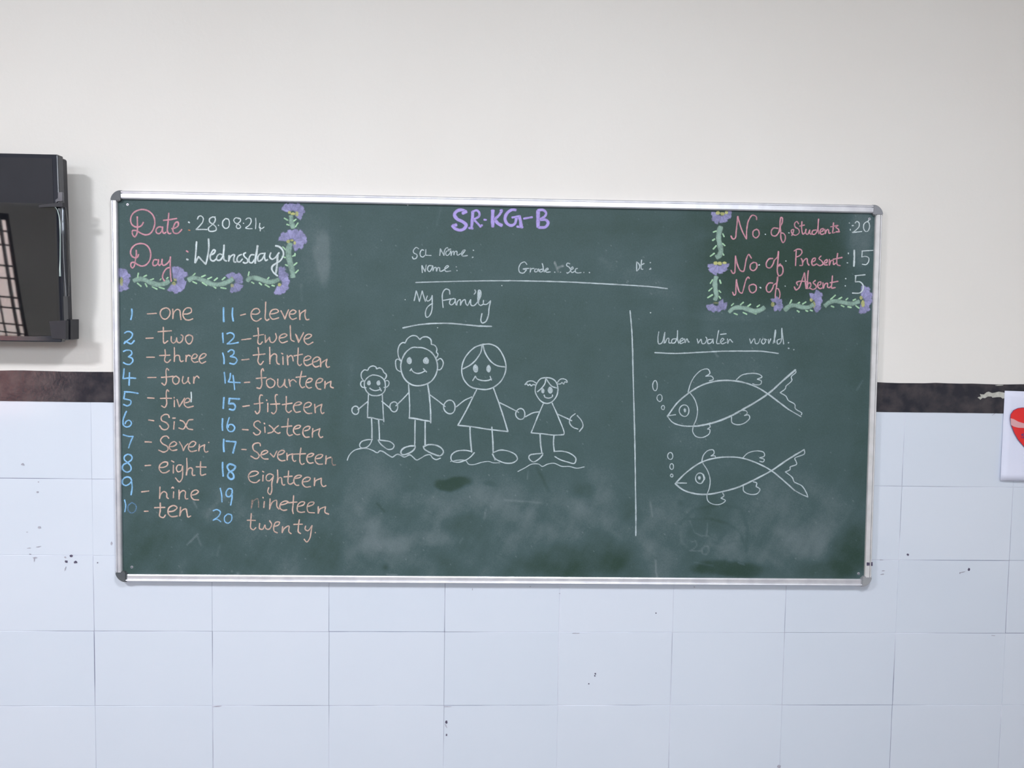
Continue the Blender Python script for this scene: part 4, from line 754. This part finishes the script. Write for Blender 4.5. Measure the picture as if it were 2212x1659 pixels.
words('white chalk girl with pigtails', [('L', FW, '1240 495 1180 510 1135 570 1120 640 1145 710 1200 770 1260 785 1310 765 1360 700 1375 620 1350 540 1300 505 1240 495/1240 500 1230 560 1195 610 1145 655/1242 505 1270 550 1310 595 1370 615/1135 560 1090 535 1040 540 1005 575 ! 1030 568 1040 586 1060 570 1075 588 1095 575 1130 580/1365 555 1400 515 1440 510 1475 530 1478 550 ! 1450 545 1440 570 1420 550 1405 565 1370 568/e 1207 645 13 24/e 1290 638 24 34/1220 690 1230 715 1280 725 1315 705 1312 690/1215 780 1170 880 1075 1115 ! 1200 1125 1330 1140 1440 1135 ! 1445 1115 1380 940 1310 780/1175 878 1100 890 1010 935/1370 905 1450 940 1530 980/1570 900 1520 940 1505 1000 1540 1050 1600 1072/1590 920 1640 980 1655 1040 1615 1100/1210 1345 1130 1350 1060 1365 1050 1395 1095 1440 1160 1410 1205 1360/1335 1322 1420 1320 1510 1345 1575 1400 1560 1455 1480 1440 1400 1415 1340 1380'), ('L', 3.4, '1175 1130 1180 1230 1195 1345/1330 1145 1325 1230 1335 1325')], ['white_soft'], 'chalk_figure')
words('wavy white chalk ground under father and son|wavy white chalk ground under the mother|wavy white chalk ground under the girl', [('K', 2.8, '65 1495 90 1430 160 1360 250 1332 340 1332 420 1360 480 1390 515 1365 560 1375 620 1415 690 1450 720 1430 760 1410 800 1425 850 1450 930 1420 970 1450 1020 1490 1080 1465 1150 1425 1210 1420 1240 1460 1290 1485 1350 1465'), ('L', 2.2, '170 1435 270 1420 340 1425 375 1465 430 1470 520 1445 600 1435 650 1450 720 1450/925 1548 1000 1510 1080 1465 1160 1465 1200 1490 1260 1465 1330 1455 1420 1490 1500 1490 1590 1510 1670 1495')], ['white_soft'], 'chalk_line')
# ---- fish
words('white chalk word Under|white chalk word water|white chalk word world', [('O', 2.5, '170 105 163 160 170 208 195 200 222 110 ! 215 203/225 200 240 165 255 160 258 200 275 200/320 165 285 170 280 200 305 200 325 160 330 95 ! 330 170 340 205/345 195 380 170 370 160 350 180 355 205 385 195/390 165 395 200 410 165 425 195 430 190/497 165 505 205 ! 530 170 540 205 560 205 580 165 570 150/620 170 590 175 590 205 615 200 632 165 ! 635 205/680 95 670 150 665 205 690 205/695 128 745 122/700 195 725 170 712 162 695 190 710 208 745 195/755 165 758 205 775 170 795 190 800 195/945 165 955 205 ! 985 165 995 205 1015 205 1035 165/1060 165 1045 190 1060 210 1080 190 1070 165 1092 175/1105 170 1108 205 1125 165/1145 205 1165 130 1165 90 1155 150 1160 200/1210 165 1180 180 1185 210 1210 195 1220 75 ! 1228 150 1235 210'), ('O', 3.2, '1275 198 1280 199/1274 245 1281 247/1320 258')], ['white_soft'])
words('white chalk underline below Under water world', [('O', 3.0, '135 283 300 290 500 282 700 272 900 270 1050 272 1190 290')], ['white_soft'], 'chalk_line')
words('upper white chalk fish', [('O', 3.6, '243 827 330 710 430 625 540 560 650 528 760 520 880 535 1000 575 1100 635 1200 710 1280 770'), ('O', 2.6, '1280 770 1385 830'), ('O', 4.2, '500 910 620 885 760 835 900 760 1020 690 1120 620 1220 530 1335 430'), ('O', 3.0, '243 827 290 880 380 908 500 910'),
  ('O', 2.5, '440 630 480 690 500 770 490 850 465 910 460 960 490 1000 550 1005 600 975 605 940 585 935 ! 608 915 600 895/420 620 440 550 480 480 540 430 590 425 605 460 570 485 ! 620 485 635 510 600 525/830 515 880 475 960 460 1030 470 1050 490 1010 510 ! 1045 525 1040 550 1000 558 970 548/790 830 795 880 840 898 900 885 945 840 935 815 900 820 ! 925 800 915 780 885 775/1335 430 1340 450 1300 490 1305 520 1255 570 1250 590 1205 625 ! 1255 655 1275 690 1330 725 1335 760 1390 800 1385 815/o 387 778 42 50/e 393 775 7 14/250 822 315 812')], ['white_soft'], 'chalk_fish')
words('lower white chalk fish', [('O', 3.4, '310 1400 400 1310 520 1225 640 1185 770 1173 880 1183 1000 1222 1130 1290 1240 1380 1330 1460'), ('O', 3.8, '310 1400 370 1450 470 1485 580 1492 700 1472 850 1430 980 1370 1130 1290 1270 1195 1410 1110'),
  ('O', 2.5, '1330 1460 1385 1490 1442 1515/545 1225 590 1300 608 1370 600 1440 580 1500 590 1550 640 1578 700 1575 738 1545 700 1525 ! 725 1505 715 1480/535 1220 550 1160 590 1118 635 1115 640 1145 615 1165 ! 650 1165 655 1180/885 1183 930 1140 1010 1122 1065 1135 1070 1165 1030 1180 ! 1070 1195 1060 1215 1030 1210/890 1420 895 1465 950 1492 1010 1485 1033 1450 1000 1425 ! 1005 1395 975 1385/1410 1110 1412 1145 1330 1185 1340 1210 1345 1235 1290 1260 1290 1280 1250 1300 ! 1310 1350 1325 1385 1390 1420 1430 1480 1442 1515/o 520 1355 36 45/550 1320 562 1360 540 1385/e 517 1352 9 13/315 1395 408 1397')], ['white_soft'], 'chalk_fish')
for cr_, s_, lb_ in (('O', 'o 138 566 20 44/o 177 670 22 30/o 206 752 13 18', 'three white chalk bubbles of the upper fish'), ('O', 'o 268 1165 22 30/o 280 1255 16 25/o 280 1332 11 12', 'three white chalk bubbles of the lower fish')):
    words(lb_, [(cr_, 2.3, s_)], ['white_soft'], 'chalk_bubbles')
# ---- student count block
words('pink chalk letters No in the top count line|pink chalk word of in the top count line|pink chalk word Students', [('M', 3.3, '485 490 510 530 540 520 555 420 575 230 ! 610 360 650 460 690 530 ! 695 400 720 280 770 215 820 235 825 275/820 400 780 430 780 490 815 515 855 480 850 420 820 400/1110 390 1050 385 1020 430 1030 480 1075 490 1120 440 1130 390 ! 1165 310 1165 250 1150 245 1135 330 1145 440 1150 530 1175 578 1200 550 1205 490 1180 455 1145 450'),
  ('N', 3.0, '275 330 255 298 225 320 230 370 275 400 285 445 240 480 195 465 180 415 210 405 205 440 185 485/320 300 318 400 335 465 365 440/290 360 355 345/375 400 370 450 395 470 425 410 ! 425 455 445 470/510 410 465 420 455 460 485 470 520 430 542 265 ! 535 400 545 465/560 440 600 420 605 395 575 400 560 440 580 470 615 460/625 400 630 460 650 410 670 405 680 455 700 450/740 315 735 400 730 450 760 440/700 370 790 350/800 350 770 375 805 400 810 435 770 435 820 435')], ['rosechalk'])
words('pink chalk letters No in the middle count line|pink chalk word of in the middle count line|pink chalk word Present', [('M', 3.3, '485 945 510 985 530 980 540 870 545 755 ! 570 870 610 950 650 960 670 900 690 790 720 735 755 785/785 840 745 870 745 930 785 950 825 910 820 850 785 840/1040 790 990 795 955 850 960 900 1000 915 1040 870 1060 810 ! 1100 770 1115 695 1105 850 1100 960 1120 1018 1160 1000 1175 930 1150 880 1110 890 1140 860'),
  ('N', 3.1, '245 680 240 780 235 885/215 690 260 665 310 675 320 710 290 750 245 770/310 790 325 815 325 880 290 882/325 860 350 810 385 790 395 850 415 880/440 840 490 820 500 785 470 790 450 840 465 880 520 860/575 755 545 790 580 820 600 860 560 885 525 870/610 850 650 840 655 805 625 820 620 870 660 875/685 800 685 880 705 820 735 815 740 870 770 850/795 720 785 800 790 870 830 885/735 800 855 775')], ['rosechalk'])
words('pink chalk letters No in the lowest count line|pink chalk word of in the lowest count line|pink chalk word Absent', [('M', 3.3, '505 1235 525 1275 545 1265 550 1170 558 1070 ! 575 1170 600 1235 630 1248 660 1160 690 1060 715 1035 728 1055/780 1130 730 1150 735 1220 770 1245 815 1215 815 1150 780 1130/1040 1115 990 1115 955 1170 965 1225 1000 1235 1040 1180 1050 1140 ! 1095 1110 1105 1030 1090 1150 1075 1250 1080 1320 1120 1320 1135 1260 1110 1190 1080 1190'),
  ('N', 3.2, '220 1165 240 1205 280 1180 320 1080 355 980 ! 365 1080 375 1190/265 1145 250 1110 300 1090 400 1100/405 950 395 1060 390 1190 ! 400 1130 430 1110 440 1150 410 1190/500 1080 470 1110 500 1140 510 1175 470 1200 430 1185/530 1150 570 1130 570 1100 540 1110 530 1160 560 1190 590 1180/600 1110 605 1185 630 1125 660 1120 660 1170 690 1175 700 1160/725 1020 720 1100 715 1180 765 1175/692 1112 800 1092')], ['rosechalk'])
words('white chalk number 20 at the top right', [('N', 2.6, '1025 320 1045 298 1075 310 1080 360 1040 410 990 442 ! 1050 438 1115 430/1180 300 1145 330 1140 390 1165 430 1195 425 1218 370 1205 310 1180 300/945 318 955 318/962 400 962 415/985 352 1005 352/1190 305 1208 282')], ['white'], 'chalk_number')
words('white chalk number 15 beside Present', [('N', 4.4, '1015 680 1015 790 1010 890'), ('N', 2.4, '1120 695 1115 770 ! 1160 760 1205 780 1205 830 1170 870 1120 865/1115 690 1190 685 1265 682/918 846 930 848'), ('N', 3, '935 715 937 728')], ['white'], 'chalk_number', 18)
words('white chalk number 5 beside Absent', [('N', 2.9, '1035 1020 1030 1100 ! 1090 1100 1130 1140 1130 1200 1090 1245 990 1248/1025 1018 1090 1012 1160 1005/898 1055 905 1058/892 1152 900 1152')], ['white'], 'chalk_number', 24)
words('white chalk full stop of the student count', [('M', 2.8, '938 466 944 470/850 878 866 872/1212 822/868 1172 882 1180/1202 1155/1250 447 1258 450')], ['white'], 'chalk_mark')
# ---- fixing screws in the board corners
for (cx, cy, mt) in ((276, 442, 'metal'), (1878, 473, 'metal'), (285, 1225, 'cap_grey'), (1854.5, 1239, 'cap_grey')):
    p = unp(cx, cy, SY); bm = bmesh.new()
    bmesh.ops.create_cone(bm, cap_ends=True, segments=20, radius1=.0046, radius2=.0034, depth=.0024, matrix=Matrix.Translation((p[0], SY-.0012, p[2])) @ Matrix.Rotation(math.radians(90), 4, 'X'))
    s = bpart('screw', bm, MT[mt])
    bm = bmesh.new(); bmesh.ops.create_cone(bm, cap_ends=True, segments=12, radius1=.0016, radius2=.0016, depth=.0006, matrix=Matrix.Translation((p[0], SY-.0026, p[2])) @ Matrix.Rotation(math.radians(90), 4, 'X'))
    bpart('screw_slot', bm, MT['hole'], parent=s)
